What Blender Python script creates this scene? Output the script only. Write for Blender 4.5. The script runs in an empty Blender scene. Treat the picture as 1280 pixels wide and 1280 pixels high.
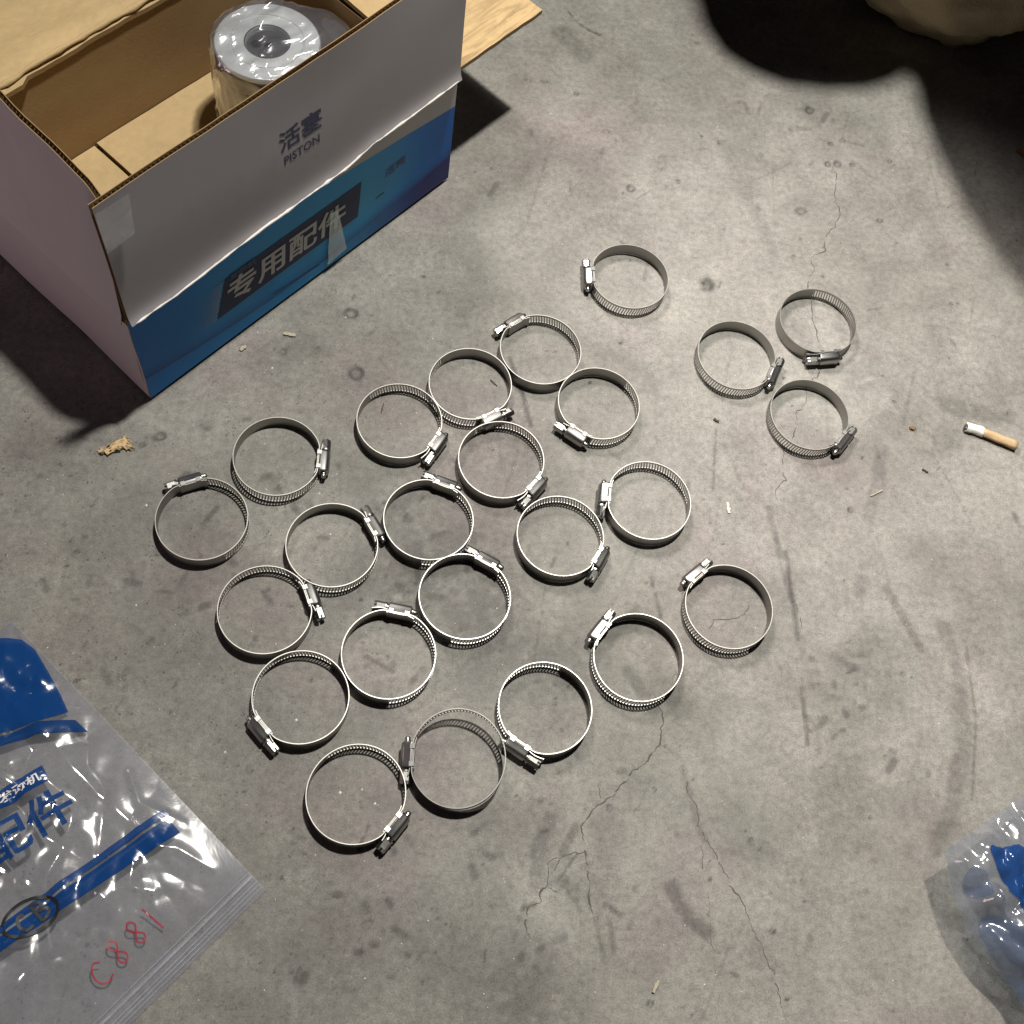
import bpy, bmesh, math, random
import numpy as np
from mathutils import Vector, Matrix, noise as mn
from mathutils.geometry import tessellate_polygon

random.seed(7); rng = np.random.default_rng(7)
sc = bpy.context.scene
COL = sc.collection

# ------------------------------------------------------------------ camera
F = 1450.0; NX, NY = -186.639, 681.431; HC = 0.80582          # focal (px of a 1280 frame), nadir, height
d = np.array([NX, NY, F]); d /= np.linalg.norm(d)
ex = np.array([1., 0, 0]) - d[0]*d; ex /= np.linalg.norm(ex); ey = np.cross(d, ex)
M = np.array([ex, -ey, -d])
cam = bpy.data.cameras.new('camera'); cam_o = bpy.data.objects.new('camera', cam); COL.objects.link(cam_o)
cam.sensor_width = 36; cam.lens = F/1280*36; cam.clip_start = 0.01; cam.clip_end = 100
R3 = np.stack([M[:, 0], -M[:, 1], -M[:, 2]], 1)
mw = Matrix([list(R3[i]) + [0] for i in range(3)] + [[0, 0, 0, 1]]); mw.translation = (0, 0, HC)
cam_o.matrix_world = mw
sc.camera = cam_o

def at(x, y, h=0.):
    r = M @ np.array([x-640, y-640, F]); s = (HC-h)/-r[2]
    return np.array([0, 0, HC]) + r*s

# ------------------------------------------------------------------ light
w = bpy.data.worlds.new('World'); sc.world = w; w.use_nodes = True
w.node_tree.nodes['Background'].inputs[0].default_value = (1.0, .90, .92, 1)
w.node_tree.nodes['Background'].inputs[1].default_value = 0.016
def lamp(name, typ, loc, target, energy, color, **kw):
    l = bpy.data.lights.new(name, typ); l.energy = energy; l.color = color
    for k, v in kw.items(): setattr(l, k, v)
    o = bpy.data.objects.new(name, l); COL.objects.link(o); o.location = loc
    o.rotation_euler = (Vector(target)-Vector(loc)).to_track_quat('-Z', 'Y').to_euler()
    return o
lamp('ceiling_lamp', 'AREA', (.32, .86, 2.0), (.15, .45, 0), 54, (1, .965, .89), shape='DISK', size=.10)
lamp('work_lamp', 'SPOT', (-.15, 1.25, 1.1), (.56, .42, 0), 88, (1, .92, .88), spot_size=math.radians(52), spot_blend=1, shadow_soft_size=.16)
lamp('side_glow', 'AREA', (-1.3, .35, .26), (-.2, .55, .12), 1.9, (1, .72, .8), shape='DISK', size=.5)
sc.view_settings.view_transform = 'Standard'; sc.view_settings.look = 'None'
sc.view_settings.exposure = 0; sc.view_settings.gamma = 1
sc.render.engine = 'CYCLES'
sc.cycles.use_denoising = True
sc.cycles.max_bounces = 10; sc.cycles.transparent_max_bounces = 24
sc.cycles.caustics_reflective = True; sc.cycles.blur_glossy = 0.5
sc.cycles.sample_clamp_indirect = 4

# ------------------------------------------------------------------ helpers
def link(name, me, mats, parent=None, loc=None, rz=0, smooth=False):
    o = bpy.data.objects.new(name, me); COL.objects.link(o)
    for m in (mats if isinstance(mats, (list, tuple)) else [mats]): me.materials.append(m)
    if parent: o.parent = parent
    if loc is not None: o.location = loc
    if rz: o.rotation_euler = (0, 0, rz)
    if smooth: me.polygons.foreach_set('use_smooth', [True]*len(me.polygons))
    return o
def pyd(name, v, f, mats, parent=None, smooth=False, mi=None, **k):
    me = bpy.data.meshes.new(name); me.from_pydata([tuple(map(float, p)) for p in v], [], [tuple(map(int, q)) for q in f]); me.update()
    o = link(name, me, mats, parent, smooth=smooth, **k)
    if mi is not None: me.polygons.foreach_set('material_index', mi)
    return o
def empty(name, loc, rz=0, label=None, cat=None, group=None):
    o = bpy.data.objects.new(name, None); COL.objects.link(o); o.location = loc; o.rotation_euler = (0, 0, rz)
    o.empty_display_size = .02
    return tag(o, label, cat, group)
def tag(o, label=None, cat=None, group=None, kind=None):
    for k, v in (('label', label), ('category', cat), ('group', group), ('kind', kind)):
        if v: o[k] = v
    return o
def bm_obj(name, bm, mats, parent=None, smooth=False, **k):
    bmesh.ops.recalc_face_normals(bm, faces=bm.faces)
    me = bpy.data.meshes.new(name); bm.to_mesh(me); bm.free()
    return link(name, me, mats, parent, smooth=smooth, **k)
def smooth_angle(o, deg=35):
    me = o.data
    me.polygons.foreach_set('use_smooth', [True]*len(me.polygons))
    me.set_sharp_from_angle(angle=math.radians(deg))
def fbm(x, y, z=0., o=4):
    return mn.fractal(Vector((x, y, z)), 1.0, 2.0, o)

# node helper
class NT:
    def __init__(s, name):
        s.m = bpy.data.materials.new(name); s.m.use_nodes = True; s.t = s.m.node_tree; s.t.nodes.clear()
        s.out = s.t.nodes.new('ShaderNodeOutputMaterial')
    def n(s, typ, **k):
        nd = s.t.nodes.new('ShaderNode'+typ)
        for a, b in k.items():
            if a.startswith('i_'):
                key = a[2:]; key = int(key) if key.isdigit() else key.replace('_', ' ')
                s.set(nd.inputs[key], b)
            else: setattr(nd, a, b)
        return nd
    def set(s, inp, b):
        if isinstance(b, bpy.types.NodeSocket): s.t.links.new(b, inp)
        elif isinstance(b, bpy.types.Node): s.t.links.new(b.outputs[0], inp)
        else:
            if isinstance(b, tuple) and len(b) == 3 and inp.type == 'RGBA': b = b+(1,)
            inp.default_value = b
    def math(s, op, a, b=0., c=None, clamp=False):
        nd = s.n('Math', operation=op, use_clamp=clamp); s.set(nd.inputs[0], a); s.set(nd.inputs[1], b)
        if c is not None: s.set(nd.inputs[2], c)
        return nd.outputs[0]
    def mix(s, f, a, b, mode='MIX'):
        nd = s.n('Mix', data_type='RGBA', blend_type=mode); s.set(nd.inputs[0], f); s.set(nd.inputs[6], a); s.set(nd.inputs[7], b)
        return nd.outputs[2]
    def ramp(s, f, stops, interp='LINEAR'):
        nd = s.n('ValToRGB'); s.set(nd.inputs[0], f); cr = nd.color_ramp; cr.interpolation = interp
        while len(cr.elements) < len(stops): cr.elements.new(.5)
        for e, (p, c) in zip(cr.elements, stops):
            e.position = p; e.color = (c if isinstance(c, tuple) else (c, c, c))+(1,)
        return nd.outputs[0]
    def noise(s, vec, scale, detail=5, rough=.55, dist=0):
        nd = s.n('TexNoise', i_Scale=scale, i_Detail=detail, i_Roughness=rough, i_Distortion=dist); s.set(nd.inputs['Vector'], vec)
        return nd.outputs[0]
    def coord(s, which='Object'): return s.n('TexCoord').outputs[which]
    def scaled(s, vec, sc_, rot=(0, 0, 0)):
        nd = s.n('Mapping', i_Scale=sc_, i_Rotation=rot); s.set(nd.inputs['Vector'], vec); return nd.outputs[0]
    def bsdf(s, color, rough=.5, metal=0., bump=None, bstr=.3, bdist=.001, spec=.5, **k):
        b = s.n('BsdfPrincipled'); s.set(b.inputs['Base Color'], color); s.set(b.inputs['Roughness'], rough); s.set(b.inputs['Metallic'], metal)
        s.set(b.inputs['Specular IOR Level'], spec)
        for a, v in k.items(): s.set(b.inputs[a.replace('_', ' ')], v)
        if bump is not None:
            bn = s.n('Bump', i_Strength=bstr, i_Distance=bdist); s.set(bn.inputs['Height'], bump); s.t.links.new(bn.outputs[0], b.inputs['Normal'])
        s.t.links.new(b.outputs[0], s.out.inputs[0]); return b
def plain(name, color, rough=.5, metal=0., nscale=60, var=.15, bump=.15, bd=.0004, spec=.5):
    t = NT(name); n = t.noise(t.coord(), nscale, 4)
    c = t.mix(t.math('MULTIPLY', n, 1.0), tuple(x*(1-var) for x in color), tuple(min(1, x*(1+var)) for x in color))
    r = t.math('ADD', t.math('MULTIPLY', n, .16), rough-.08)
    t.bsdf(c, r, metal, bump=n, bstr=bump, bdist=bd, spec=spec); return t.m

# ------------------------------------------------------------------ materials
def mat_floor():
    t = NT('concrete'); P = t.coord()
    a = t.n('Attribute', attribute_name='stain').outputs['Color']
    big = t.noise(P, 5.5, 6, .6, .4); mid = t.noise(P, 26, 7, .65, .6); fine = t.noise(P, 190, 5, .7); vf = t.noise(P, 900, 3, .7)
    base = t.ramp(big, [(.25, (.165, .157, .137)), (.5, (.222, .212, .192)), (.75, (.285, .272, .247))])
    base = t.mix(.48, base, t.ramp(mid, [(.3, .30), (.5, .5), (.72, .68)]), 'OVERLAY')
    base = t.mix(.46, base, t.ramp(fine, [(.32, .22), (.5, .5), (.68, .74)]), 'OVERLAY')
    base = t.mix(.5, base, t.ramp(vf, [(.3, .22), (.5, .5), (.7, .78)]), 'OVERLAY')
    # faint green / mauve discolouration
    tint = t.noise(P, 9, 4, .6)
    base = t.mix(t.math('MULTIPLY', t.ramp(tint, [(.42, 0.), (.62, 1.)]), .28), base, t.mix(.5, base, (.235, .245, .215), 'MIX'))
    tint2 = t.noise(t.scaled(P, (1, 1, 1), (0, 0, 1.1)), 7, 4, .6)
    base = t.mix(t.math('MULTIPLY', t.ramp(tint2, [(.50, 0.), (.66, 1.)]), .7), base, t.mix(1., base, (.93, .83, .88), 'MULTIPLY'))
    # dark speckle where the slab is dirty (alpha of the stain map = dirt)
    dirt = t.n('Attribute', attribute_name='dirt').outputs['Fac']
    vo = t.n('TexVoronoi', i_Scale=330., feature='F1'); t.set(vo.inputs['Vector'], P)
    sp = t.ramp(vo.outputs['Distance'], [(.12, 1.), (.34, 0.)])
    sel = t.ramp(t.noise(P, 60, 4, .7), [(.5, 0.), (.62, 1.)])
    base = t.mix(t.math('MULTIPLY', t.math('MULTIPLY', sp, sel), t.math('ADD', t.math('MULTIPLY', dirt, .8), .2), clamp=True), base, (.055, .053, .046))
    sel2 = t.ramp(t.noise(t.scaled(P, (1, 1, 1), (0, 0, 2.1)), 75, 3, .6), [(.6, 0.), (.68, 1.)])
    vo2 = t.n('TexVoronoi', i_Scale=260.); t.set(vo2.inputs['Vector'], P)
    base = t.mix(t.math('MULTIPLY', t.math('MULTIPLY', t.ramp(vo2.outputs['Distance'], [(.1, 1.), (.25, 0.)]), sel2), .5), base, (.5, .48, .43))
    base = t.mix(1., base, a, 'MULTIPLY')
    h = t.math('ADD', t.math('MULTIPLY', fine, .6), t.math('MULTIPLY', vf, .5))
    h = t.math('ADD', h, t.math('MULTIPLY', mid, .8))
    t.bsdf(base, t.math('ADD', t.math('MULTIPLY', mid, .3), .5), bump=h, bstr=.3, bdist=.0009, spec=.35)
    return t.m
def metal(name, col, rough, met=1.0, scale=300, stretch=(1, 1, 1), var=.25):
    t = NT(name); P = t.scaled(t.coord(), stretch)
    n = t.noise(P, scale, 4); n2 = t.noise(t.coord(), 55, 4, .65)
    rnd = t.n('ObjectInfo').outputs['Random']
    c = t.mix(n2, tuple(x*(1-var) for x in col), col)
    c = t.mix(t.math('MULTIPLY', rnd, .5), c, tuple(x*k for x, k in zip(col, (.62, .60, .57))))
    t.bsdf(c, t.math('ADD', t.math('ADD', t.math('MULTIPLY', n2, .22), t.math('MULTIPLY', rnd, .1)), rough-.14), met, bump=n, bstr=.12, bdist=.0002); return t.m
def cardboard(name, col, var=.12, dirty=0.):
    t = NT(name); P = t.coord()
    n = t.noise(P, 14, 5, .6); f = t.noise(P, 420, 3, .6); fib = t.noise(t.scaled(P, (1, 1, 6)), 130, 4, .7)
    c = t.mix(n, tuple(x*(1-var) for x in col), tuple(x*(1+var) for x in col))
    c = t.mix(.25, c, t.ramp(fib, [(.3, .35), (.7, .65)]), 'OVERLAY')
    if dirty:
        s1 = t.noise(t.scaled(P, (9, 70, 9), (0, 0, -.25)), 1.6, 5, .7, .6)
        g = t.n('SeparateXYZ'); t.set(g.inputs[0], P)
        m = t.math('MULTIPLY', t.ramp(s1, [(.47, 0.), (.6, 1.)]), t.ramp(t.math('MULTIPLY', g.outputs[1], 10.), [(.15, 1.), (.85, 0.)]))
        c = t.mix(t.math('MULTIPLY', m, dirty), c, (.07, .04, .018))
    t.bsdf(c, .82, bump=t.math('ADD', f, t.math('MULTIPLY', n, 2.)), bstr=.25, bdist=.0006, spec=.2); return t.m
def mat_coated(name, col, tint, gloss=.45):
    t = NT(name); P = t.coord(); n = t.noise(P, 9, 5, .6); n2 = t.noise(t.scaled(P, (1, 1, .2)), 60, 4, .6)
    c = t.mix(n, col, tint); c = t.mix(.06, c, t.ramp(n2, [(.3, .36), (.7, .62)]), 'OVERLAY')
    sm = t.ramp(t.noise(t.scaled(P, (1, 1, 1), (.3, 0, .6)), 16, 8, .82), [(.56, 0.), (.70, 1.)])
    c = t.mix(t.math('MULTIPLY', sm, .32), c, tuple(x*.6 for x in col))
    t.bsdf(c, gloss, bump=n2, bstr=.05, bdist=.0004, spec=.35); return t.m
def mat_print():
    t = NT('blue_print'); P = t.coord(); s = t.n('SeparateXYZ'); t.set(s.inputs[0], P); u, z = s.outputs[0], s.outputs[2]
    n = t.noise(P, 10, 5, .6)
    # the blue field deepens to navy at its right end and has a curved band along the bottom
    blue = t.ramp(t.math('MULTIPLY', u, 3.04), [(0., (.004, .19, .60)), (.35, (.006, .29, .72)), (.7, (.02, .36, .74)), (.86, (.006, .22, .70)), (1., (.008, .14, .56))])
    curve = t.math('SUBTRACT', .0285, t.math('MULTIPLY', t.math('SINE', t.math('MULTIPLY', u, 10.)), .0155))
    dz = t.math('SUBTRACT', z, curve)
    dark = t.ramp(t.math('ADD', t.math('MULTIPLY', dz, 40.), .5), [(.45, 0.), (.49, 1.), (.62, .55), (1., 0.)])
    blue = t.mix(t.math('MULTIPLY', dark, .8), blue, (.006, .05, .22))
    low = t.ramp(t.math('ADD', t.math('MULTIPLY', dz, 40.), .5), [(.44, 1.), (.49, 0.)])
    mid_ = t.math('MULTIPLY', t.ramp(t.math('MULTIPLY', u, 3.04), [(.12, 0.), (.3, 1.), (.75, .9), (.9, 0.)]), t.ramp(t.math('MULTIPLY', z, 9.), [(.22, 0.), (.42, 1.), (.75, .6), (.95, 0.)]))
    blue = t.mix(t.math('MULTIPLY', mid_, .55), blue, (.09, .45, .74))
    navy = t.ramp(u, [(.17, 0.), (.3, 1.)])
    blue = t.mix(t.math('MULTIPLY', low, navy), blue, (.016, .025, .19))
    grey = t.mix(n, (.48, .46, .45), (.56, .535, .52))
    zb = t.math('SUBTRACT', .1195, t.math('MULTIPLY', u, .1))
    k = t.math('MULTIPLY', t.math('SUBTRACT', z, zb), 3000., clamp=True)
    c = t.mix(k, blue, grey)
    edge = t.math('SUBTRACT', 1., t.math('MULTIPLY', t.math('ABSOLUTE', t.math('SUBTRACT', z, zb)), 1400.), clamp=True)
    c = t.mix(t.math('MULTIPLY', edge, .6), c, (.22, .38, .3))
    sc_ = t.ramp(t.noise(t.scaled(P, (1, 1, 4)), 70, 6, .8), [(.64, 0.), (.72, 1.)])
    c = t.mix(t.math('MULTIPLY', sc_, .3), c, (.4, .45, .5))
    t.bsdf(c, .42, bump=t.noise(t.scaled(P, (1, 1, .2)), 60, 4), bstr=.12, bdist=.0007, spec=.2); return t.m
def film(name, white=.10, gl=.5, tint=(1, 1, 1), rough=.09, bs=.5, scale=60):
    t = NT(name); P = t.coord()
    n = t.noise(P, scale, 4, .6, .5)
    bn = t.n('Bump', i_Strength=bs, i_Distance=.002); t.set(bn.inputs['Height'], n)
    lw = t.n('LayerWeight', i_Blend=.5); t.set(lw.inputs['Normal'], bn.outputs[0])
    tr = t.n('BsdfTransparent', i_Color=tint+(1,)); g = t.n('BsdfGlossy', i_Color=(1, 1, 1, 1), i_Roughness=rough); t.set(g.inputs['Normal'], bn.outputs[0])
    df = t.n('BsdfDiffuse', i_Color=(.72, .75, .86, 1)); tl = t.n('BsdfTranslucent', i_Color=(.72, .75, .86, 1))
    m0 = t.n('MixShader'); t.set(m0.inputs[0], .4); t.set(m0.inputs[1], df); t.set(m0.inputs[2], tl)
    m1 = t.n('MixShader'); t.set(m1.inputs[0], t.math('MULTIPLY', t.ramp(n, [(.3, .5), (.7, 1.)]), white)); t.set(m1.inputs[1], tr); t.set(m1.inputs[2], m0)
    m2 = t.n('MixShader'); t.set(m2.inputs[0], t.math('ADD', t.math('MULTIPLY', t.math('POWER', lw.outputs['Facing'], 3.), .8), gl*.32, clamp=True)); t.set(m2.inputs[1], m1); t.set(m2.inputs[2], g)
    t.t.links.new(m2.outputs[0], t.out.inputs[0]); return t.m
def ink(name, col, rough=.25, alpha=.9):
    t = NT(name); n = t.noise(t.coord(), 120, 3)
    b = t.bsdf(t.mix(n, tuple(x*.85 for x in col), col), rough, bump=t.noise(t.coord(), 60, 3), bstr=.3, bdist=.001)
    b.inputs['Alpha'].default_value = alpha; return t.m

M_FLOOR = mat_floor()
M_CRACK = plain('crack_dirt', (.085, .08, .07), .95, nscale=200, var=.5)
M_BAND = metal('band_steel', (.42, .412, .392), .42, met=1.)
M_HOUSE = metal('housing_zinc', (.40, .395, .385), .36, met=1., scale=500)
M_SCREW = metal('screw_zinc', (.46, .455, .44), .31, scale=600)
M_KRAFT = cardboard('kraft_board', (.43, .315, .165), .2)
M_KRAFT_SHADE = cardboard('kraft_shaded', (.29, .195, .095))  # same board as kraft_board, darkened so the colour holds the interior shade
M_KRAFT_F = cardboard('kraft_scuffed', (.46, .33, .17), dirty=.5)
M_FLUTE = cardboard('flute_paper', (.30, .20, .10))
M_GREY = mat_coated('coated_grey', (.36, .34, .355), (.40, .375, .392))
M_PINK = mat_coated('coated_pale', (.52, .465, .475), (.60, .54, .545))
M_PRINT = mat_print()
M_INKB = ink('navy_ink', (.018, .018, .085), .45, 1)
M_PANEL = ink('panel_navy', (.008, .022, .085), .6, 1)
M_INKW = ink('white_ink', (.66, .64, .64), .5, 1)
M_FAINT = ink('faint_ink', (.008, .06, .22), .4, 1)
M_PAPER = plain('torn_paper', (.74, .70, .66), .8, nscale=300)
M_TAPE = film('tape_film', .22, .5, rough=.12, bs=.3, scale=90)
M_TAPEG = film('tape_green', .30, .4, tint=(.72, .95, .85), rough=.15, bs=.4, scale=90)

# ------------------------------------------------------------------ floor
X0, X1, Y0, Y1, ST = -.44, .72, -.06, 1.10, .0016
nxg, nyg = int((X1-X0)/ST)+1, int((Y1-Y0)/ST)+1
gx = np.linspace(X0, X1, nxg); gy = np.linspace(Y0, Y1, nyg)
GX, GY = np.meshgrid(gx, gy)
stain = np.ones((nyg, nxg)); dirt = np.zeros((nyg, nxg)); gz = np.zeros((nyg, nxg))
def vnoise(freq, seed):
    r = np.random.default_rng(seed); n = 64; g = r.random((n, n))
    x = (GX*freq) % n; y = (GY*freq) % n; xi = x.astype(int); yi = y.astype(int); fx = x-xi; fy = y-yi
    fx = fx*fx*(3-2*fx); fy = fy*fy*(3-2*fy); a = lambda i, j: g[(yi+j) % n, (xi+i) % n]
    return (a(0, 0)*(1-fx)+a(1, 0)*fx)*(1-fy)+(a(0, 1)*(1-fx)+a(1, 1)*fx)*fy
def vf(freq, seed, o=4): return sum(vnoise(freq*2**k, seed+k)/2**k for k in range(o))/sum(1/2**k for k in range(o))
warp = (vf(25, 1)-.5)*.012; warp2 = (vf(25, 9)-.5)*.012; rag = np.clip((vf(140, 30, 5)-.5)*1.7+.5, 0, 1)
def blob(pts, wpx, f, soft=None, ragged=.8):
    """smear along a pixel polyline: width in pixels, albedo factor f"""
    global stain
    soft = soft or (.45 if wpx < 16 else .8)
    P = [at(*p)[:2] for p in pts]; wd = wpx*.0006
    lo = np.min(P, 0)-wd*3-.01; hi = np.max(P, 0)+wd*3+.01
    i0, i1 = np.searchsorted(gx, [lo[0], hi[0]]); j0, j1 = np.searchsorted(gy, [lo[1], hi[1]])
    if i1 <= i0 or j1 <= j0: return
    sl = (slice(j0, j1), slice(i0, i1)); x = GX[sl]+warp[sl]*min(1, wd*60); y = GY[sl]+warp2[sl]*min(1, wd*60)
    dm = np.full(x.shape, 9.)
    if len(P) == 1: P = P*2
    for a, b in zip(P[:-1], P[1:]):
        ab = b-a; L = ab@ab+1e-12; tt = np.clip(((x-a[0])*ab[0]+(y-a[1])*ab[1])/L, 0, 1)
        dm = np.minimum(dm, np.hypot(x-a[0]-tt*ab[0], y-a[1]-tt*ab[1]))
    k = np.clip((1+soft-dm/wd*(1-0.0))/(2*soft), 0, 1); k = k*k*(3-2*k)
    k *= np.clip(1-ragged+ragged*2.2*rag[sl], 0, 1)
    stain[sl] *= 1+(f-1)*(1.25 if f < 1 else 1.)*k
# broad wear: the slab is dirtier left and under the clamps, polished to the right
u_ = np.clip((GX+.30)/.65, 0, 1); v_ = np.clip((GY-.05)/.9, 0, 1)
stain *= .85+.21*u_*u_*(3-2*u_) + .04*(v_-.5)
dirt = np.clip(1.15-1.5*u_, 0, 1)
stain *= .80+.40*vf(14, 50, 5)
stain *= .88+.24*vf(60, 70, 4)
for pts, wp, f in [
    ([(1180, 785), (1198, 850), (1204, 930), (1190, 1010), (1170, 1060)], 11, .76), ([(1208, 810), (1220, 900), (1215, 1000)], 2, .72),
    ([(1108, 735), (1150, 812)], 6, .74), ([(1102, 560), (1098, 600), (1088, 650)], 9, .80), ([(1075, 880), (1120, 815)], 28, .84),
    ([(1050, 830), (1090, 800)], 18, .8), ([(1075, 740), (1080, 725)], 9, .75), ([(1070, 920), (1040, 980), (1060, 1060)], 30, .88),
    ([(982, 690), (990, 742), (997, 800)], 3, .6), ([(1003, 860), (1009, 930)], 3, .65), ([(961, 635), (990, 752)], 4, .74),
    ([(895, 538), (891, 612)], 2, .66), ([(905, 555), (925, 600)], 3, .82), ([(813, 721), (820, 744), (826, 772)], 2.5, .6),
    ([(637, 447), (652, 490), (664, 532)], 3, .6), ([(711, 15), (722, 28), (735, 37), (750, 44)], 1.3, .45),
    ([(840, 1112), (855, 1140), (885, 1166)], 8, .66), ([(853, 960), (862, 994), (872, 1032), (881, 1050)], 4, .78),
    ([(719, 1035), (703, 1066)], 5, .72), ([(690, 1020), (672, 1060), (668, 1110)], 8, .78), ([(760, 1040), (745, 1110)], 18, .86),
    ([(640, 1080), (690, 1150)], 26, 1.16), ([(670, 1110)], 22, 1.12), ([(745, 1150), (755, 1195)], 3, .75), ([(762, 1150), (768, 1190)], 3, .78),
    ([(650, 1210), (700, 1280)], 45, .80), ([(520, 1160), (600, 1250)], 60, .9), ([(300, 900), (230, 820)], 50, .86),
    ([(600, 700), (620, 800), (700, 830)], 55, .74), ([(440, 740), (520, 720)], 45, .80), ([(470, 600), (560, 680)], 40, .84),
    ([(760, 790), (800, 770)], 14, .7), ([(830, 860), (850, 880)], 20, .78), ([(785, 840), (815, 885)], 9, .7),
    ([(1010, 130), (1060, 150)], 28, .80), ([(925, 150), (935, 190)], 26, .86), ([(905, 180), (960, 300)], 10, .90), ([(885, 355)], 12, .55),
    ([(540, 1170), (560, 1190)], 26, .9), ([(150, 600), (180, 700)], 60, .92), ([(120, 660)], 30, .85), ([(145, 520), (60, 560)], 40, .86),
    ([(400, 430)], 18, .85), ([(325, 450), (350, 440)], 22, .85), ([(700, 40), (730, 70)], 15, .78), ([(740, 220)], 50, .9),
    ([(920, 700), (950, 760)], 30, .93), ([(1180, 505), (1240, 520)], 14, .76), ([(1260, 520)], 12, .8), ([(1060, 555), (1035, 570)], 24, .88),
    ([(430, 1180), (330, 1240)], 50, .86), ([(1130, 650), (1250, 700)], 40, 1.05), ([(900, 240), (1000, 220)], 60, 1.07), ([(1190, 300), (1230, 420)], 50, 1.06),
    ([(1010, 1150), (1080, 1230)], 50, .93), ([(930, 1060)], 30, .88), ([(500, 760), (520, 700)], 22, .78), ([(650, 560), (700, 610)], 26, .86)]:
    blob(pts, wp, f)
for _ in range(420):       # dark specks
    x, y = rng.uniform(0, 1280), rng.uniform(200, 1280)
    if rng.random() < x/1700: continue
    blob([(x, y)], rng.uniform(.7, 2.0), rng.uniform(.45, .75), ragged=.5)
for cx, cy, n_, sp in [(330, 600, 30, 60), (560, 720, 40, 70), (1050, 850, 26, 45), (700, 1080, 30, 55), (150, 780, 40, 70), (820, 250, 14, 60), (1000, 160, 16, 45), (460, 1150, 30, 70)]:
    for _ in range(n_):    # clustered grime
        x, y = rng.normal(cx, sp), rng.normal(cy, sp); a = rng.uniform(0, 3.14); L = rng.exponential(9)
        blob([(x, y), (x+L*math.cos(a), y+L*math.sin(a))], rng.uniform(1, 5), rng.uniform(.62, .85), ragged=1)
for _ in range(150):       # scattered small scuffs
    x, y = rng.uniform(0, 1280), rng.uniform(0, 1280); a = rng.uniform(0, 3.14); L = rng.uniform(2, 22)
    blob([(x, y), (x+L*math.cos(a), y+L*math.sin(a))], rng.uniform(.8, 4), rng.uniform(.68, .92) if rng.random() < .75 else rng.uniform(1.1, 1.28), ragged=1)
for _ in range(26):
    x, y = rng.uniform(560, 1280), rng.uniform(100, 1280); L = rng.uniform(30, 120); a = rng.normal(1.75, .22)
    blob([(x, y), (x+L*math.cos(a), y+L*math.sin(a))], rng.uniform(.7, 2.2), rng.uniform(.8, .92), ragged=1)
# pits: shallow craters with a dirty rim
pits = [(1000, 265, 9), (1040, 180, 5), (1055, 176, 5), (1048, 207, 6), (1036, 207, 5), (1066, 207, 5), (1013, 138, 8), (950, 193, 3.5), (1113, 201, 4), (1100, 276, 5),
        (885, 355, 8), (437, 392, 11), (447, 465, 10), (789, 235, 7), (655, 100, 3), (678, 102, 6), (720, 118, 4), (756, 165, 6), (770, 176, 3), (614, 210, 3),
        (925, 127, 4), (876, 170, 3), (898, 178, 3), (866, 42, 3), (845, 226, 4), (200, 545, 8), (180, 556, 5), (797, 1014, 3), (763, 1013, 4), (796, 1112, 3),
        (938, 1052, 4), (947, 1060, 3), (966, 1168, 3), (815, 1257, 4), (1128, 845, 4), (1065, 640, 4), (355, 440, 5), (530, 345, 3), (98, 690, 3), (80, 657, 3)]
pits += [(rng.uniform(0, 1280), rng.uniform(0, 1280), rng.uniform(1.2, 2.6)) for _ in range(190)]
for x, y, r in pits:
    p = at(x, y)[:2]; rr = r*.00058; s = 3
    i0, i1 = np.searchsorted(gx, [p[0]-rr*s, p[0]+rr*s]); j0, j1 = np.searchsorted(gy, [p[1]-rr*s, p[1]+rr*s])
    if i1-i0 < 1 or j1-j0 < 1: continue
    sl = (slice(j0, j1), slice(i0, i1)); q = np.hypot(GX[sl]+warp[sl]*.5-p[0], (GY[sl]+warp2[sl]*.5-p[1])*rng.uniform(.8, 1.3))/rr
    gz[sl] -= .22*rr*np.exp(-(q/.8)**4); gz[sl] += .05*rr*np.exp(-((q-1.1)/.3)**2)
    stain[sl] *= 1-.46*np.exp(-((q-.85)/.3)**2)*(.4+1.2*rag[sl])-.16*np.exp(-q**4)
gz += (vf(20, 80, 4)-.5)*.0005
edge = np.minimum(np.minimum(GX-X0, X1-GX), np.minimum(GY-Y0, Y1-GY)); gz *= np.clip(edge/.03, 0, 1)
gz = np.minimum(gz, .0004); gz[[0, -1]] = 0; gz[:, [0, -1]] = 0
V = np.stack([GX, GY, gz], -1).reshape(-1, 3)
idx = np.arange(nxg*nyg).reshape(nyg, nxg)
Q = np.stack([idx[:-1, :-1], idx[:-1, 1:], idx[1:, 1:], idx[1:, :-1]], -1).reshape(-1, 4)
B = 5.0; n0 = len(V)
V = np.vstack([V, [[-B, -B, 0], [B, -B, 0], [B, B, 0], [-B, B, 0]]])
c00, c10, c11, c01 = idx[0, 0], idx[0, -1], idx[-1, -1], idx[-1, 0]
extra = [list(idx[0, ::-1]) + [n0, n0+1], list(idx[::-1, -1]) + [n0+1, n0+2], list(idx[-1, :]) + [n0+2, n0+3], list(idx[:, 0]) + [n0+3, n0]]
extra = [e for e in extra]
me = bpy.data.meshes.new('floor')
loops = np.concatenate([Q.ravel()] + [np.array(e) for e in extra]); cnt = np.array([4]*len(Q) + [len(e) for e in extra]); st_ = np.concatenate([[0], np.cumsum(cnt)[:-1]])
me.vertices.add(len(V)); me.vertices.foreach_set('co', V.astype(np.float32).ravel())
me.loops.add(len(loops)); me.loops.foreach_set('vertex_index', loops.astype(np.int32))
me.polygons.add(len(cnt)); me.polygons.foreach_set('loop_start', st_.astype(np.int32))
me.update(calc_edges=True); me.validate()
at_ = me.attributes.new('stain', 'FLOAT_COLOR', 'POINT')
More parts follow.
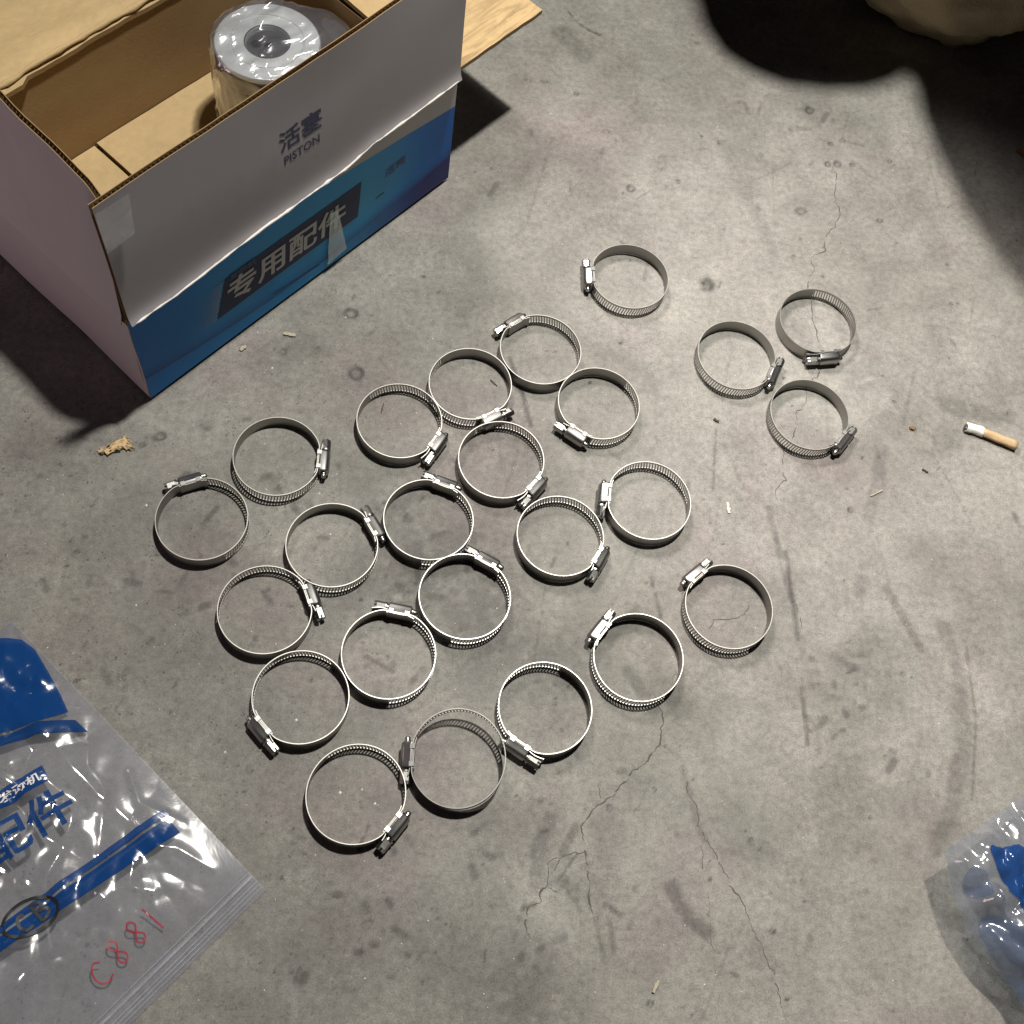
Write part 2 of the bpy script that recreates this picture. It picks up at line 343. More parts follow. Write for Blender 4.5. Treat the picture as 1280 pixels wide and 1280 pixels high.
sv = np.concatenate([np.clip(stain, .25, 1.5).ravel(), [.9]*4]); at_.data.foreach_set('color', np.stack([sv, sv, sv, np.ones_like(sv)], -1).astype(np.float32).ravel())
ad = me.attributes.new('dirt', 'FLOAT', 'POINT'); ad.data.foreach_set('value', np.concatenate([dirt.ravel(), [.4]*4]).astype(np.float32))
floor = link('floor', me, M_FLOOR, smooth=True); tag(floor, 'grey worn concrete floor with cracks and pits', kind='structure')

def floor_z(x, y):
    i = min(max(int(round((x-X0)/ST)), 0), nxg-1); j = min(max(int(round((y-Y0)/ST)), 0), nyg-1)
    return float(gz[j, i])
def crack(pts, w0, seed):
    r = random.Random(seed); P = [np.array(at(*p)[:2]) for p in pts]
    for lev in range(4):
        out = [P[0]]
        for a, b in zip(P[:-1], P[1:]):
            dv = b-a; L = np.linalg.norm(dv); n = np.array([-dv[1], dv[0]])/(L+1e-9)
            if L > .0022: out.append((a+b)/2+n*r.gauss(0, .10)*min(L, .012))
            out.append(b)
        P = out
    v, f = [], []
    for i, p in enumerate(P):
        a = P[max(i-1, 0)]; b = P[min(i+1, len(P)-1)]; t = b-a; t = t/(np.linalg.norm(t)+1e-9); n = np.array([-t[1], t[0]])
        taper = min(1, (len(P)-1-i)/6, i/4+.3); wv = .66*w0*max(.12, taper)*max(.16, .65+1.1*fbm(i*.21, seed*3.7)+.3*r.random())/2
        for s in (-1, 1):
            q = p+n*s*wv; v.append((q[0], q[1], max(floor_z(q[0], q[1]), floor_z(p[0], p[1]))+.00012))
        if i and fbm(i*.16, seed*5.1, 3, 3) > (-.42 if w0 > .00085 else -.2): k = 2*i; f.append((k-2, k-1, k+1, k))
    o = pyd('crack', v, f, M_CRACK, floor); o['kind'] = 'structure'
C1 = [(1045, 214), (1043, 245), (1049, 272), (1038, 287), (1030, 305), (1032, 312), (1013, 323), (1018, 335), (1010, 358), (1014, 376), (1015, 400), (1021, 420), (1030, 437)]
crack(C1, .0011, 1)
crack([(1026, 462), (1010, 478), (1008, 503), (996, 520), (994, 537), (988, 552), (979, 572), (979, 590), (983, 601), (969, 615), (973, 627)], .0010, 2)
crack([(955, 578), (961, 594)], .0008, 3)
crack([(818, 868), (824, 885), (829, 905), (825, 930), (812, 945), (797, 961), (775, 982), (753, 1004), (737, 1019), (726, 1033), (733, 1060), (735, 1085), (737, 1112), (739, 1160)], .0014, 4)
crack([(733, 1065), (706, 1070), (684, 1080), (684, 1107), (675, 1129), (661, 1133), (661, 1176)], .0013, 5)
crack([(748, 978), (750, 1001), (745, 1016)], .0007, 6)
crack([(703, 1068), (694, 1086), (686, 1095)], .0008, 7)
crack([(853, 960), (862, 994), (872, 1032), (881, 1050), (897, 1075), (919, 1116), (944, 1166), (962, 1210), (972, 1241), (986, 1280)], .0009, 8)
crack([(876, 1055), (884, 1110), (889, 1163), (894, 1216), (897, 1280)], .0005, 9)
crack([(886, 788), (891, 774), (915, 773), (931, 768), (940, 750)], .0011, 10)
crack([(997, 735), (1001, 790)], .0007, 11)
crack([(684, 1107), (700, 1115), (706, 1122)], .0005, 12)
crack([(640, 452), (653, 490), (664, 530)], .0005, 13)
crack([(838, 860), (846, 835), (858, 818)], .0006, 14)
crack([(711, 13), (722, 28), (735, 37), (752, 45)], .0008, 15)

# ------------------------------------------------------------------ hose clamps
RB, TB, WB = .0329, .0006, .012          # band radius, thickness, width
XH = .0312
def rad(th):
    c = math.cos(th)
    return RB if c <= 0 else -math.log(math.exp(-RB*2600)+math.exp(-min(XH/max(c, .05), .2)*2600))/2600
def band_mesh(tail=21):
    v, f = [], []
    def pt(th, z, dr=0.):
        r = rad(th)+dr; return (r*math.cos(th), r*math.sin(th), z)
    def sweep(t0, t1, z0, z1, n, dr=0., drf=None):
        b = len(v)
        for i in range(n+1):
            th = t0+(t1-t0)*i/n; e = dr if drf is None else drf(i/n)
            v.extend([pt(th, z0, e), pt(th, z1, e), pt(th, z1, e+TB), pt(th, z0, e+TB)])
            if i:
                a = b+4*(i-1)
                for k in range(4): f.append((a+k, a+(k+1) % 4, a+4+(k+1) % 4, a+4+k))
        f.append((b, b+1, b+2, b+3)); e_ = b+4*n; f.append((e_+3, e_+2, e_+1, e_))
    D = math.pi/180; ts, te = -168*D, -15*D
    sweep(te, te+(360*D-(te-ts)), 0, WB, 110)                # plain part
    sweep(ts, te, 0, .0021, 76); sweep(ts, te, WB-.0021, WB, 76)
    pitch = 3.9*D; n = int((te-ts)/pitch)
    for i in range(n+1):
        a0 = ts+i*pitch; a1 = a0+pitch*.46; b = len(v); sl = .55*pitch
        for z, s in ((.00205, -sl/2), (WB-.00205, sl/2)):
            for th, e in ((a0+s, 0.0001), (a1+s, .0001), (a1+s, TB-.0001), (a0+s, TB-.0001)): v.append(pt(min(max(th, ts), te), z, e))
        for k in range(4): f.append((b+k, b+(k+1) % 4, b+4+(k+1) % 4, b+4+k))
    # the inner tongue that lies under the screw, and the short tail
    sweep(-23*D, 15*D, .0004, WB-.0004, 18, drf=lambda t: -.0009-.0006*max(0, 1-t*3))
    sweep(13*D, tail*D, .0006, WB-.0006, 9, drf=lambda t: .0012+.0016*t*(tail/21))
    me = bpy.data.meshes.new('band'); me.from_pydata(v, [], f); me.update()
    bm = bmesh.new(); bm.from_mesh(me); bmesh.ops.recalc_face_normals(bm, faces=bm.faces); bm.to_mesh(me); bm.free()
    me.materials.append(M_BAND); me.polygons.foreach_set('use_smooth', [True]*len(me.polygons)); me.set_sharp_from_angle(angle=math.radians(30)); return me
AX = XH+TB+.0040                              # screw axis, radial
def housing_mesh():
    prof = [(XH+TB+.0002, -.0001), (XH+TB+.0012, -.0004)]
    for k in range(13):
        a = -math.pi/2+math.pi*k/12; prof.append((AX+.0006+.0036*math.cos(a), .006+.0052*math.sin(a)))
    prof += [(XH+TB+.0012, WB+.0004), (XH+TB+.0002, WB+.0001)]
    ys = [(-.0078, .80), (-.0074, .93), (-.0066, 1.), (.0058, 1.), (.0064, .95), (.0067, .86)]
    v, f = [], []; n = len(prof); cx = XH+TB+.0002
    for y, s in ys:
        for x, z in prof: v.append((cx+(x-cx)*s, y, .006+(z-.006)*(s*.3+.7)))
    for i in range(len(ys)-1):
        for k in range(n): a = i*n; f.append((a+k, a+(k+1) % n, a+n+(k+1) % n, a+n+k))
    f.append(tuple(range(n))[::-1]); f.append(tuple(range((len(ys)-1)*n, len(ys)*n)))
    # pinched side lugs
    bm = bmesh.new(); vs = [bm.verts.new(p) for p in v]
    for q in f: bm.faces.new([vs[i] for i in q])
    for y in (-.0052, .0046):
        for z in (-.0002, WB+.0002):
            bmesh.ops.create_cube(bm, size=1, matrix=Matrix.Translation((XH+.0006, y, z)) @ Matrix.Diagonal((.0034, .0026, .0012, 1)))
    bmesh.ops.recalc_face_normals(bm, faces=bm.faces)
    me = bpy.data.meshes.new('housing'); bm.to_mesh(me); bm.free(); [setattr(q, 'co', Vector((q.co.x, q.co.y*1.2-.0004, q.co.z))) for q in me.vertices]; me.materials.append(M_HOUSE)
    me.polygons.foreach_set('use_smooth', [True]*len(me.polygons)); me.set_sharp_from_angle(angle=math.radians(32)); return me
def screw_mesh():
    bm = bmesh.new()
    def lathe(prof, n=20):                    # prof: (y, r)
        rings = []
        for y, r in prof: rings.append([bm.verts.new((AX+r*math.cos(2*math.pi*k/n), y, .006+r*math.sin(2*math.pi*k/n))) for k in range(n)])
        for a, b in zip(rings[:-1], rings[1:]):
            for k in range(n): bm.faces.new((a[k], a[(k+1) % n], b[(k+1) % n], b[k]))
        bm.faces.new(rings[0][::-1]); bm.faces.new(rings[-1])
    lathe([(-.0112, .0005), (-.0110, .0014), (-.0102, .0020), (-.0090, .0021), (-.0086, .0026), (-.0070, .0027)])
    lathe([(.0066, .0030), (.0074, .0031), (.0078, .0041), (.0088, .0041), (.0091, .0033)])
    R = .00385                               # hexagon with a screwdriver slot
    def prism(poly, y0, y1, top_scale=1.):
        a = [bm.verts.new((AX+x, y0, .006+z)) for x, z in poly]; b = [bm.verts.new((AX+x*top_scale, y1, .006+z*top_scale)) for x, z in poly]
        n = len(poly)
        for k in range(n): bm.faces.new((a[k], a[(k+1) % n], b[(k+1) % n], b[k]))
        bm.faces.new(a[::-1]); bm.faces.new(b)
    hexa = [(R*math.cos(math.pi/3*k+.2), R*math.sin(math.pi/3*k+.2)) for k in range(6)]
    prism(hexa, .0088, .0138)
    ca, sa = math.cos(.2), math.sin(.2)
    for s in (-1, 1):
        half = [(.0006*s, -R*.86), (.0006*s, R*.86), (s*R*.5, R*.866), (s*R, 0), (s*R*.5, -R*.866)]
        prism([(x*ca-z*sa, x*sa+z*ca) for x, z in half], .0139, .0156, .93)
    bmesh.ops.recalc_face_normals(bm, faces=bm.faces)
    me = bpy.data.meshes.new('screw'); bm.to_mesh(me); bm.free(); [setattr(q, 'co', Vector((q.co.x, q.co.y*1.2-.0004, q.co.z))) for q in me.vertices]; me.materials.append(M_SCREW)
    me.polygons.foreach_set('use_smooth', [True]*len(me.polygons)); me.set_sharp_from_angle(angle=math.radians(28)); return me
BAND, BAND_L, HOUSING, SCREW = band_mesh(), band_mesh(31), housing_mesh(), screw_mesh()
# ring centre (world, metres), housing middle (px), head end (px), label
S = [
 ((-.0868, .4128), (406, 578), (412, 556), 'left-hand clamp of the row nearest the box front corner, screw standing on its right side'),
 ((-.1367, .3578), (236, 600), (210, 604), 'leftmost steel hose clamp of all, screw lying across its top'),
 ((.0041, .4496), (556, 563), (545, 582), 'hose clamp below the blue box front with its hex screw pointing down at lower right'),
 ((.0590, .4871), (614, 523), (637, 518), 'clamp with its screw along the bottom right, just above a ring touching it'),
 ((.1161, .5239), (640, 403), (620, 415), 'topmost clamp of the left cluster, bright hex screw at its upper left'),
 ((.0841, .4203), (670, 613), (656, 630), 'upper centre clamp of the cluster just below two touching ones, screw at lower right'),
 ((.0293, .3661), (557, 602), (538, 597), 'centre clamp with its screw lying over the top and another screw touching its left side'),
 ((.1937, .6035), (733, 348), (735, 327), 'lone hose clamp highest in the picture, screw upright on its left'),
 ((.1628, .4761), (717, 547), (697, 540), 'hose clamp with a fat round screw head sticking out at its lower left'),
 ((.3564, .5707), (1033, 449), (1013, 453), 'top right clamp lying over the floor crack, screw lying level along its bottom'),
 ((.2814, .5308), (968, 471), (979, 455), 'left clamp of the three at right, its screw pressing against the clamp below'),
 ((.3383, .4775), (1055, 556), (1071, 540), 'lowest clamp of the three at right, screw pointing up at its lower right'),
 ((-.0850, .2892), (392, 746), (401, 778), 'left clamp with its screw hanging down at its upper right'),
 ((-.0549, .2261), (322, 917), (338, 942), 'clamp above the lowest one, hex head pointing down at its lower left'),
 ((.0043, .2596), (499, 760), (476, 754), 'clamp with its screw across the top, pointing left, under the middle of the cluster'),
 ((.0577, .3056), (610, 699), (592, 690), 'clamp with screw slanting down to the right across its top right'),
 ((-.0131, .1605), (498, 1037), (483, 1066), 'lowest hose clamp of all, long screw slanting at its lower right'),
 ((.1995, .3916), (752, 620), (750, 641), 'clamp at the cluster right edge, screw upright on its left with head down'),
 ((.1294, .3578), (751, 702), (740, 724), 'clamp right of centre with bright hex screw head pointing down at lower right'),
 ((.2564, .3062), (866, 718), (886, 703), 'rightmost clamp of the lower rows, around a bent crack, screw at upper left'),
 ((.1852, .2639), (748, 788), (765, 770), 'clamp left of the ring round a bent crack, own screw at upper left'),
 ((.1162, .2240), (645, 940), (664, 961), 'clamp whose big screw at lower left is propped under the tilted ring'),
]
S.append((tuple(at(415, 681, .012)[:2]), (470, 659), (460, 637), 'clamp whose screw stands on its upper right and touches the centre ring'))
GROUP = 'hose clamps laid out on the floor'
def place_clamp(i, c, hp, head, label, rot=None, loc=None):
    o = bpy.data.objects.new('hose_clamp', None); COL.objects.link(o); o.empty_display_size = .02
    tag(o, label, 'hose clamp', GROUP)
    h = at(*hp, .006)[:2]; hd = at(*head, .006)[:2]; c = np.array(c)
    a = math.atan2(*(h-c)[::-1]); tdir = np.array([-math.sin(a), math.cos(a)])
    flip = (hd-h) @ tdir < 0
    m = Matrix.Rotation(a, 4, 'Z')
    if flip: m = m @ Matrix.Translation((0, 0, WB)) @ Matrix.Rotation(math.pi, 4, 'X')
    k = 1+random.uniform(-.006, .006); m = m @ Matrix.Diagonal((1+random.uniform(-.016, .008), k+random.uniform(-.006, .014), 1, 1))
    o.matrix_world = (Matrix.Translation((c[0], c[1], .0006)) if rot is None else Matrix.Translation(loc) @ rot) @ m
    for nme, md in (('band', BAND_L if i in (2, 5, 9, 14, 21) else BAND), ('housing', HOUSING), ('screw', SCREW)):
        p = bpy.data.objects.new(nme, md); COL.objects.link(p); p.parent = o
    return o
for i, (c, hp, head, label) in enumerate(S): place_clamp(i, c, hp, head, label)
# the tilted one leans on the screw housing of its right-hand neighbour
tc = at(573.5, 947, .012)[:2]; tl = math.radians(9.0); ud = np.array([.62, .78]); axis = Vector((ud[1], -ud[0], 0))
rot = Matrix.Rotation(tl, 4, axis)
low = .0336*math.sin(tl)
place_clamp(22, tc, (512, 946), (511, 972), 'tilted clamp leaning up on the screw of its right neighbour', rot, Vector((tc[0], tc[1], low+.0005)))

# ------------------------------------------------------------------ carton
A0 = at(190, 500); B0 = at(560, 225); uu = (B0-A0)[:2]; ang = math.atan2(uu[1], uu[0])
BWD, BDP, BH = .3293, .2255, .104
def bl(u, v, z=0.): return np.array([A0[0]+u*math.cos(ang)-v*math.sin(ang), A0[1]+u*math.sin(ang)+v*math.cos(ang), z])
box = empty('open_carton', (A0[0], A0[1], .0022), ang, 'open blue and white cardboard carton with printed front and raised flaps, piston inside', 'box')
def sheet(name, P, n, th, mats, nu=24, nw=10, flute=True, fl_amp=None, curve=None, parent=box, flute_dir='top'):
    """corrugated panel: P = 4 corners (bottom-left, bottom-right, top-right, top-left) of the OUTER face, n = inward normal;
    outer liner, inner liner, fluted medium between them open along the top edge"""
    P = [np.array(p, float) for p in P]; n = np.array(n, float); n /= np.linalg.norm(n)
    v, f, mi = [], [], []
    def grid(off, m, flip):
        b = len(v)
        for j in range(nw+1):
            for i in range(nu+1):
                a, c = i/nu, j/nw; p = (P[0]*(1-a)+P[1]*a)*(1-c)+(P[3]*(1-a)+P[2]*a)*c
                if curve: p = p+n*curve(a, c)
                v.append(p+n*off)
        for j in range(nw):
            for i in range(nu):
                q = b+j*(nu+1)+i; t = (q, q+1, q+nu+2, q+nu+1); f.append(t[::-1] if flip else t); mi.append(m)
        return b
    lt = .0005
    g0 = grid(0, 0, False); g1 = grid(lt, 1, True); g2 = grid(th-lt, 1, False); g3 = grid(th, 1, True)
    w_ = nu+1
    def rim(ga, gb):
        ed = [list(range(0, w_)), [j*w_+nu for j in range(nw+1)], [nw*w_+i for i in range(nu, -1, -1)], [j*w_ for j in range(nw, -1, -1)]]
        for e in ed:
            for a, c in zip(e[:-1], e[1:]): f.append((ga+c, ga+a, gb+a, gb+c)); mi.append(1)
    rim(g0, g1); rim(g2, g3)
    # closed bottom / sides set 6 mm in, flutes along the top
    L = np.linalg.norm(P[2]-P[3]); k = int(L/.0034); b = len(v)
    for i in range(2*k+1):
        a = i/(2*k); 
        for c in (.92, .997):
            p = (P[0]*(1-a)+P[1]*a)*(1-c)+(P[3]*(1-a)+P[2]*a)*c
            if curve: p = p+n*curve(a, c)
            v.append(p+n*(lt*1.8 if i % 2 else th-lt*1.8))
        if i: q = b+2*i; f.append((q-2, q, q+1, q-1)); mi.append(2)
    o = pyd(name, v, f, mats, parent, mi=mi); smooth_angle(o, 30); return o
TH = .0042
def wob(amp, fr, seed): return lambda a, c: amp*fbm(a*fr+seed, c*fr*.6+seed*2.3, seed, 1)
front = sheet('front_wall', [(0, 0, .001), (BWD, 0, .001), (BWD, 0, BH+.014), (0, 0, BH)], (0, 1, 0), TH, [M_PRINT, M_KRAFT_SHADE, M_FLUTE], nu=40, nw=14,
              curve=lambda a, c: .0010*fbm(a*4, c*2, 1, 1)*min(1, 6*a, 6*(1-a))*min(1, 5*c))
zc = [(0, .1030), (.05, .1036), (.10, .1080), (.17, .1096), (.203, .1102), (.224, .1142), (.234, .1172), (.2385, .1158), (.322, .1190), (BWD, .1190)]
zcu = lambda u: float(np.interp(u, [p[0] for p in zc], [p[1] for p in zc]))
# front flap stands up above the crease
def front_flap():
    nu, nw = 110, 40; v, f, mi = [], [], []
    def P(a, c, off):
        u = a*BWD*.999+.0005; z0 = zcu(u)-.0008; z1 = .2205+.0085*a+.0006*fbm(a*6, 3.1, 0, 2)
        if a < .06: u += .004*(1-c)*0
        z = z0+(z1-z0)*c; bulge = -.0034*math.exp(-c*22)-.0012; sag = .0028*fbm(a*2.6, c*1.6, 5, 1)*c+.003*c*c
        return (u+.0014*c, bulge+sag+off, z)
    for off in (0, .0005, TH-.0005, TH):
        for j in range(nw+1):
            for i in range(nu+1): v.append(P(i/nu, j/nw, off))
    W = nu+1; Gn = W*(nw+1)
    for g, m, fl in ((0, 0, 0), (1, 1, 1), (2, 1, 0), (3, 1, 1)):
        for j in range(nw):
            for i in range(nu):
                q = g*Gn+j*W+i; t = (q, q+1, q+W+1, q+W); f.append(t[::-1] if fl else t); mi.append(m)
    for g in (0, 2):
        ed = [list(range(W)), [j*W+nu for j in range(nw+1)], [nw*W+i for i in range(nu, -1, -1)], [j*W for j in range(nw, -1, -1)]]
        for e in ed:
            for a, c in zip(e[:-1], e[1:]): f.append((g*Gn+c, g*Gn+a, (g+1)*Gn+a, (g+1)*Gn+c)); mi.append(1)
    k = 96; b = len(v)
    for i in range(2*k+1):
        for c in (.93, .998): v.append(P(i/(2*k), c, .0009 if i % 2 else TH-.0009))
        if i: q = b+2*i; f.append((q-2, q, q+1, q-1)); mi.append(2)
    o = pyd('front_flap', v, f, [M_GREY, M_KRAFT_SHADE, M_FLUTE], box, mi=mi); smooth_angle(o, 30); return o
fflap = front_flap()
def strip_tube(name, pts, r, mat, parent, n=6, jit=.3):
    bm = bmesh.new(); rings = []
    pts = [Vector(p) for p in pts]
    for i, p in enumerate(pts):
        t = (pts[min(i+1, len(pts)-1)]-pts[max(i-1, 0)]).normalized(); a = t.cross(Vector((0, 0, 1)) if abs(t.z) < .9 else Vector((0, 1, 0))).normalized(); b = t.cross(a)
        rr = r*(1+jit*fbm(i*.37, r*900)) * (1 if 0 < i < len(pts)-1 else .5)
        rings.append([bm.verts.new(p+(a*math.cos(2*math.pi*k/n)+b*math.sin(2*math.pi*k/n))*rr) for k in range(n)])
    for a, b in zip(rings[:-1], rings[1:]):
        for k in range(n): bm.faces.new((a[k], a[(k+1) % n], b[(k+1) % n], b[k]))
    bm.faces.new(rings[0]); bm.faces.new(rings[-1][::-1])
    return bm_obj(name, bm, mat, parent, smooth=True)
strip_tube('fold_edge', [(u, -.0042-.0003*fbm(u*60, 1), zcu(u)-.0004+.0007*fbm(u*45, 4)) for u in np.linspace(.004, BWD-.003, 90)], .0009, M_PAPER, box, jit=1.0)
left = sheet('left_wall', [(0, BDP, .001), (0, .001, .001), (0, .001, .098), (0, BDP, .090)], (1, 0, 0), TH, [M_PINK, M_KRAFT_SHADE, M_FLUTE], curve=wob(.0012, 4, 2))
def left_flap():
    nu, nw = 40, 14; v, f, mi = [], [], []
    def P(a, c, off):
        vv = BDP-.001-a*(BDP-.0055); z0 = .0895+.0085*a; z1 = .2135-.000*a
        ch = max(0, (vv < .030)*(.030-vv)/.026); z1 -= .012*ch*ch
        z = z0+(z1-z0)*c; vv += max(0, .012*c*(1-min(1, vv/.03))); u = .0135*c**1.5+.0025*fbm(a*3, c*2, 9)*c-.0028*math.exp(-c*20)+.004*c*min(1, (vv/.11)**2)
        return (u+off, vv, z)
    for off in (0, .0005, TH-.0005, TH):
        for j in range(nw+1):
            for i in range(nu+1): v.append(P(i/nu, j/nw, off))
    W = nu+1; Gn = W*(nw+1)
    for g, m, fl in ((0, 0, 0), (1, 1, 1), (2, 1, 0), (3, 1, 1)):
        for j in range(nw):
            for i in range(nu):
                q = g*Gn+j*W+i; t = (q, q+1, q+W+1, q+W); f.append(t[::-1] if fl else t); mi.append(m)
    for g in (0, 2):
        ed = [list(range(W)), [j*W+nu for j in range(nw+1)], [nw*W+i for i in range(nu, -1, -1)], [j*W for j in range(nw, -1, -1)]]
        for e in ed:
            for a, c in zip(e[:-1], e[1:]): f.append((g*Gn+c, g*Gn+a, (g+1)*Gn+a, (g+1)*Gn+c)); mi.append(1)
    k = 60; b = len(v)
    for i in range(2*k+1):
        for c in (.93, .998): v.append(P(i/(2*k), c, .0009 if i % 2 else TH-.0009))
        if i: q = b+2*i; f.append((q-2, q, q+1, q-1)); mi.append(2)
    o = pyd('left_flap', v, f, [M_PINK, M_KRAFT_SHADE, M_FLUTE], box, mi=mi); smooth_angle(o, 30); return o
left_flap()
sheet('back_wall', [(BWD, BDP, .001), (0, BDP, .001), (0, BDP, .104), (BWD, BDP, .104)], (0, -1, 0), TH, [M_GREY, M_KRAFT_SHADE, M_FLUTE], curve=wob(.0012, 4, 3))
sheet('right_wall', [(BWD, .001, .001), (BWD, BDP, .001), (BWD, BDP, .104), (BWD, .001, .104)], (-1, 0, 0), TH, [M_PINK, M_KRAFT_SHADE, M_FLUTE], curve=wob(.001, 4, 4))
# back flap: folded right back, its kraft side up
def soft_slab(name, fn, nu, nw, th, mats, parent=box):
    v, f, mi = [], [], []
    for s in (0, 1):
        for j in range(nw+1):
            for i in range(nu+1):
                p = np.array(fn(i/nu, j/nw)); p[2] -= th*s; v.append(p)
    W = nu+1; Gn = W*(nw+1)
    for j in range(nw):
        for i in range(nu):
            q = j*W+i; f.append((q, q+1, q+W+1, q+W)); mi.append(0); q += Gn; f.append((q+W, q+W+1, q+1, q)); mi.append(1)
    ed = [list(range(W)), [j*W+nu for j in range(nw+1)], [nw*W+i for i in range(nu, -1, -1)], [j*W for j in range(nw, -1, -1)]]
    for e in ed:
        for a, c in zip(e[:-1], e[1:]): f.append((c, a, a+Gn, c+Gn)); mi.append(2)
    o = pyd(name, v, f, mats, parent, mi=mi); smooth_angle(o, 30); return o
def bfl(a, c):
    u = a*BWD; st = -.004 if u < .085 else 0.
    v = BDP-.006+c*.118; z = .1085+.006*math.sin(min(1, c*9)*1.57)*(1)-.030*max(0, c-.1)+.002*fbm(a*5, c*4, 7)+.0012*fbm(a*17, c*9, 8)+st*.6*math.exp(-c*6)
    return (u, v+st*.6*math.exp(-c*8), z)
soft_slab('back_flap', bfl, 50, 24, .0042, [M_KRAFT, M_GREY, M_FLUTE])
strip_tube('fold_ridge', [(u, BDP-.0035+.0006*fbm(u*30, 2), .1125+.0006*fbm(u*40, 7)-(.0022 if u < .085 else 0)) for u in np.linspace(.004, BWD-.004, 60)], .0022, M_KRAFT, box, jit=.7)
def rfl(a, c):
    u = BWD-.003+a*.119; v = .0125+c*(BDP-.016)
    return (u, v, .1075+.0015*fbm(a*4, c*4, 11)+.003*math.exp(-a*9)+.0012*a)
rf = soft_slab('right_flap', rfl, 30, 40, .0042, [M_KRAFT_F, M_PINK, M_FLUTE])
# bottom: two inner flaps with a slit between them, on a base sheet
soft_slab('base_panel', lambda a, c: (.004+a*(BWD-.008), .012+c*(BDP-.024), .0028), 4, 4, .0046, [M_KRAFT_SHADE, M_GREY, M_FLUTE])
soft_slab('bottom_panel', lambda a, c: (.0045+a*.1185, .0045+c*(BDP-.0095), .0062+.0012*fbm(a*3, c*3, 2)), 20, 20, .0032, [M_KRAFT, M_KRAFT_SHADE, M_FLUTE])
soft_slab('bottom_panel', lambda a, c: (.1258+a*.1985, .0045+c*(BDP-.0095), .0078+.001*fbm(a*3, c*3, 6)), 20, 20, .0032, [M_KRAFT, M_KRAFT_SHADE, M_FLUTE])

# printing on the carton
def text_mesh(body, size_box, shear=0., bold=0.):
    c = bpy.data.curves.new('t', 'FONT'); c.body = body; c.offset = bold; c.resolution_u = 3
    o = bpy.data.objects.new('t', c); COL.objects.link(o); bpy.context.view_layer.update()
    me = bpy.data.meshes.new_from_object(o.evaluated_get(bpy.context.evaluated_depsgraph_get()))
    bpy.data.objects.remove(o); co = np.array([p.co[:2] for p in me.vertices]); F_ = [tuple(p.vertices) for p in me.polygons]
    co -= co.min(0); co = co/co.max(0)*np.array(size_box); co[:, 0] += co[:, 1]*shear
    bpy.data.meshes.remove(me); return co, F_
def subdiv(co, F_, mx):
    bm = bmesh.new(); vs = [bm.verts.new((p[0], p[1], 0)) for p in co]
    for q in F_:
        try: bm.faces.new([vs[i] for i in q])
        except ValueError: pass
    bmesh.ops.triangulate(bm, faces=bm.faces)
    for _ in range(7):
        es = [e for e in bm.edges if e.calc_length() > mx]
        if not es: break
        bmesh.ops.subdivide_edges(bm, edges=es, cuts=1); bmesh.ops.triangulate(bm, faces=[q for q in bm.faces if len(q.verts) > 3])
    bm.verts.index_update()
    co = np.array([p.co[:2] for p in bm.verts]); F_ = [tuple(x.index for x in q.verts) for q in bm.faces]; bm.free(); return co, F_
def on_front(name, co, F_, u0, z0, mat, off, parent, slope=0.):
    co, F_ = subdiv(co, F_, .006)
    def fv(u, z):
        a = u/BWD
        if parent is fflap:
            zz0 = zcu(u)-.0008; z1 = .2205+.0085*a; c = (z-zz0)/(z1-zz0)
            return -.0034*math.exp(-c*22)-.0012+.0028*fbm(a*2.6, c*1.6, 5, 1)*c+.003*c*c
        c = z/(BH+.014*a); return .0010*fbm(a*4, c*2, 1, 1)*min(1, 6*a, 6*(1-a))*min(1, 5*c)
    v = [(u0+p[0], fv(u0+p[0], z0+p[1]+slope*p[0])-off, z0+p[1]+slope*p[0]) for p in co]
    return pyd(name, v, F_, mat, parent)
co, F_ = text_mesh('活塞', (.0405, .0185), 0., .018); on_front('printed_title', co, F_, .1458, .1645, M_INKB, .00018, fflap)
co, F_ = text_mesh('PISTON', (.0335, .0078), 0., .012); on_front('printed_subtitle', co, F_, .1486, .1518, M_INKB, .00018, fflap)
co, F_ = [(0, 0), (.148, .0008), (.1528, .0390), (.0133, .0382)], [(0, 1, 2, 3)]
on_front('printed_panel', co, F_, .0712, .0374, M_PANEL, .00025, front)
co, F_ = text_mesh('专用配件', (.122, .0270), .11, .022); on_front('printed_heading', co, F_, .0825, .0432, M_INKW, .0006, front)
co, F_ = text_mesh('发动机', (.026, .0068), .1, .02); on_front('printed_caption', co, F_, .0875, .0703, M_FAINT, .0009, front)
co, F_ = text_mesh('活塞', (.0235, .0098), 0., .012); on_front('printed_mark', co, F_, .2505, .0602, M_FAINT, .0003, front)
co, F_ = [(0, 0), (.010, 0), (.010, .0014), (0, .0014)], [(0, 1, 2, 3)]; on_front('printed_dash', co, F_, .2395, .043, M_FAINT, .0003, front)
co, F_ = [(0, 0), (.05, -.006), (.05, -.0047), (0, .0012)], [(0, 1, 2, 3)]; on_front('printed_rule', co, F_, .1266, .0172, M_FAINT, .0003, front)
v, f = [], []
for j in range(24):
    for i in range(17):
        s = .00012+.00075*(i/16)**1.3*(1-.3*abs(j/23-.5)); x = .0445+i*.0016+j*.00045+(j % 2)*.0008; z = .0375+j*.00158
        if x > .0695+ (z-.0374)*.35: continue
        b = len(v); v += [(x-s*.8, -.0006-.0012*0, z), (x, -.0006, z-s*.8), (x+s*.8, -.0006, z), (x, -.0006, z+s*.8)]; f.append((b, b+1, b+2, b+3))
hv = []
for p in v:
    a = p[0]/BWD; c = p[2]/(BH+.014*a); hv.append((p[0], .0010*fbm(a*4, c*2, 1, 1)*min(1, 6*a, 6*(1-a))*min(1, 5*c)-.0005, p[2]))
tag(pyd('halftone_dots', hv, f, M_INKW, front), kind='stuff')
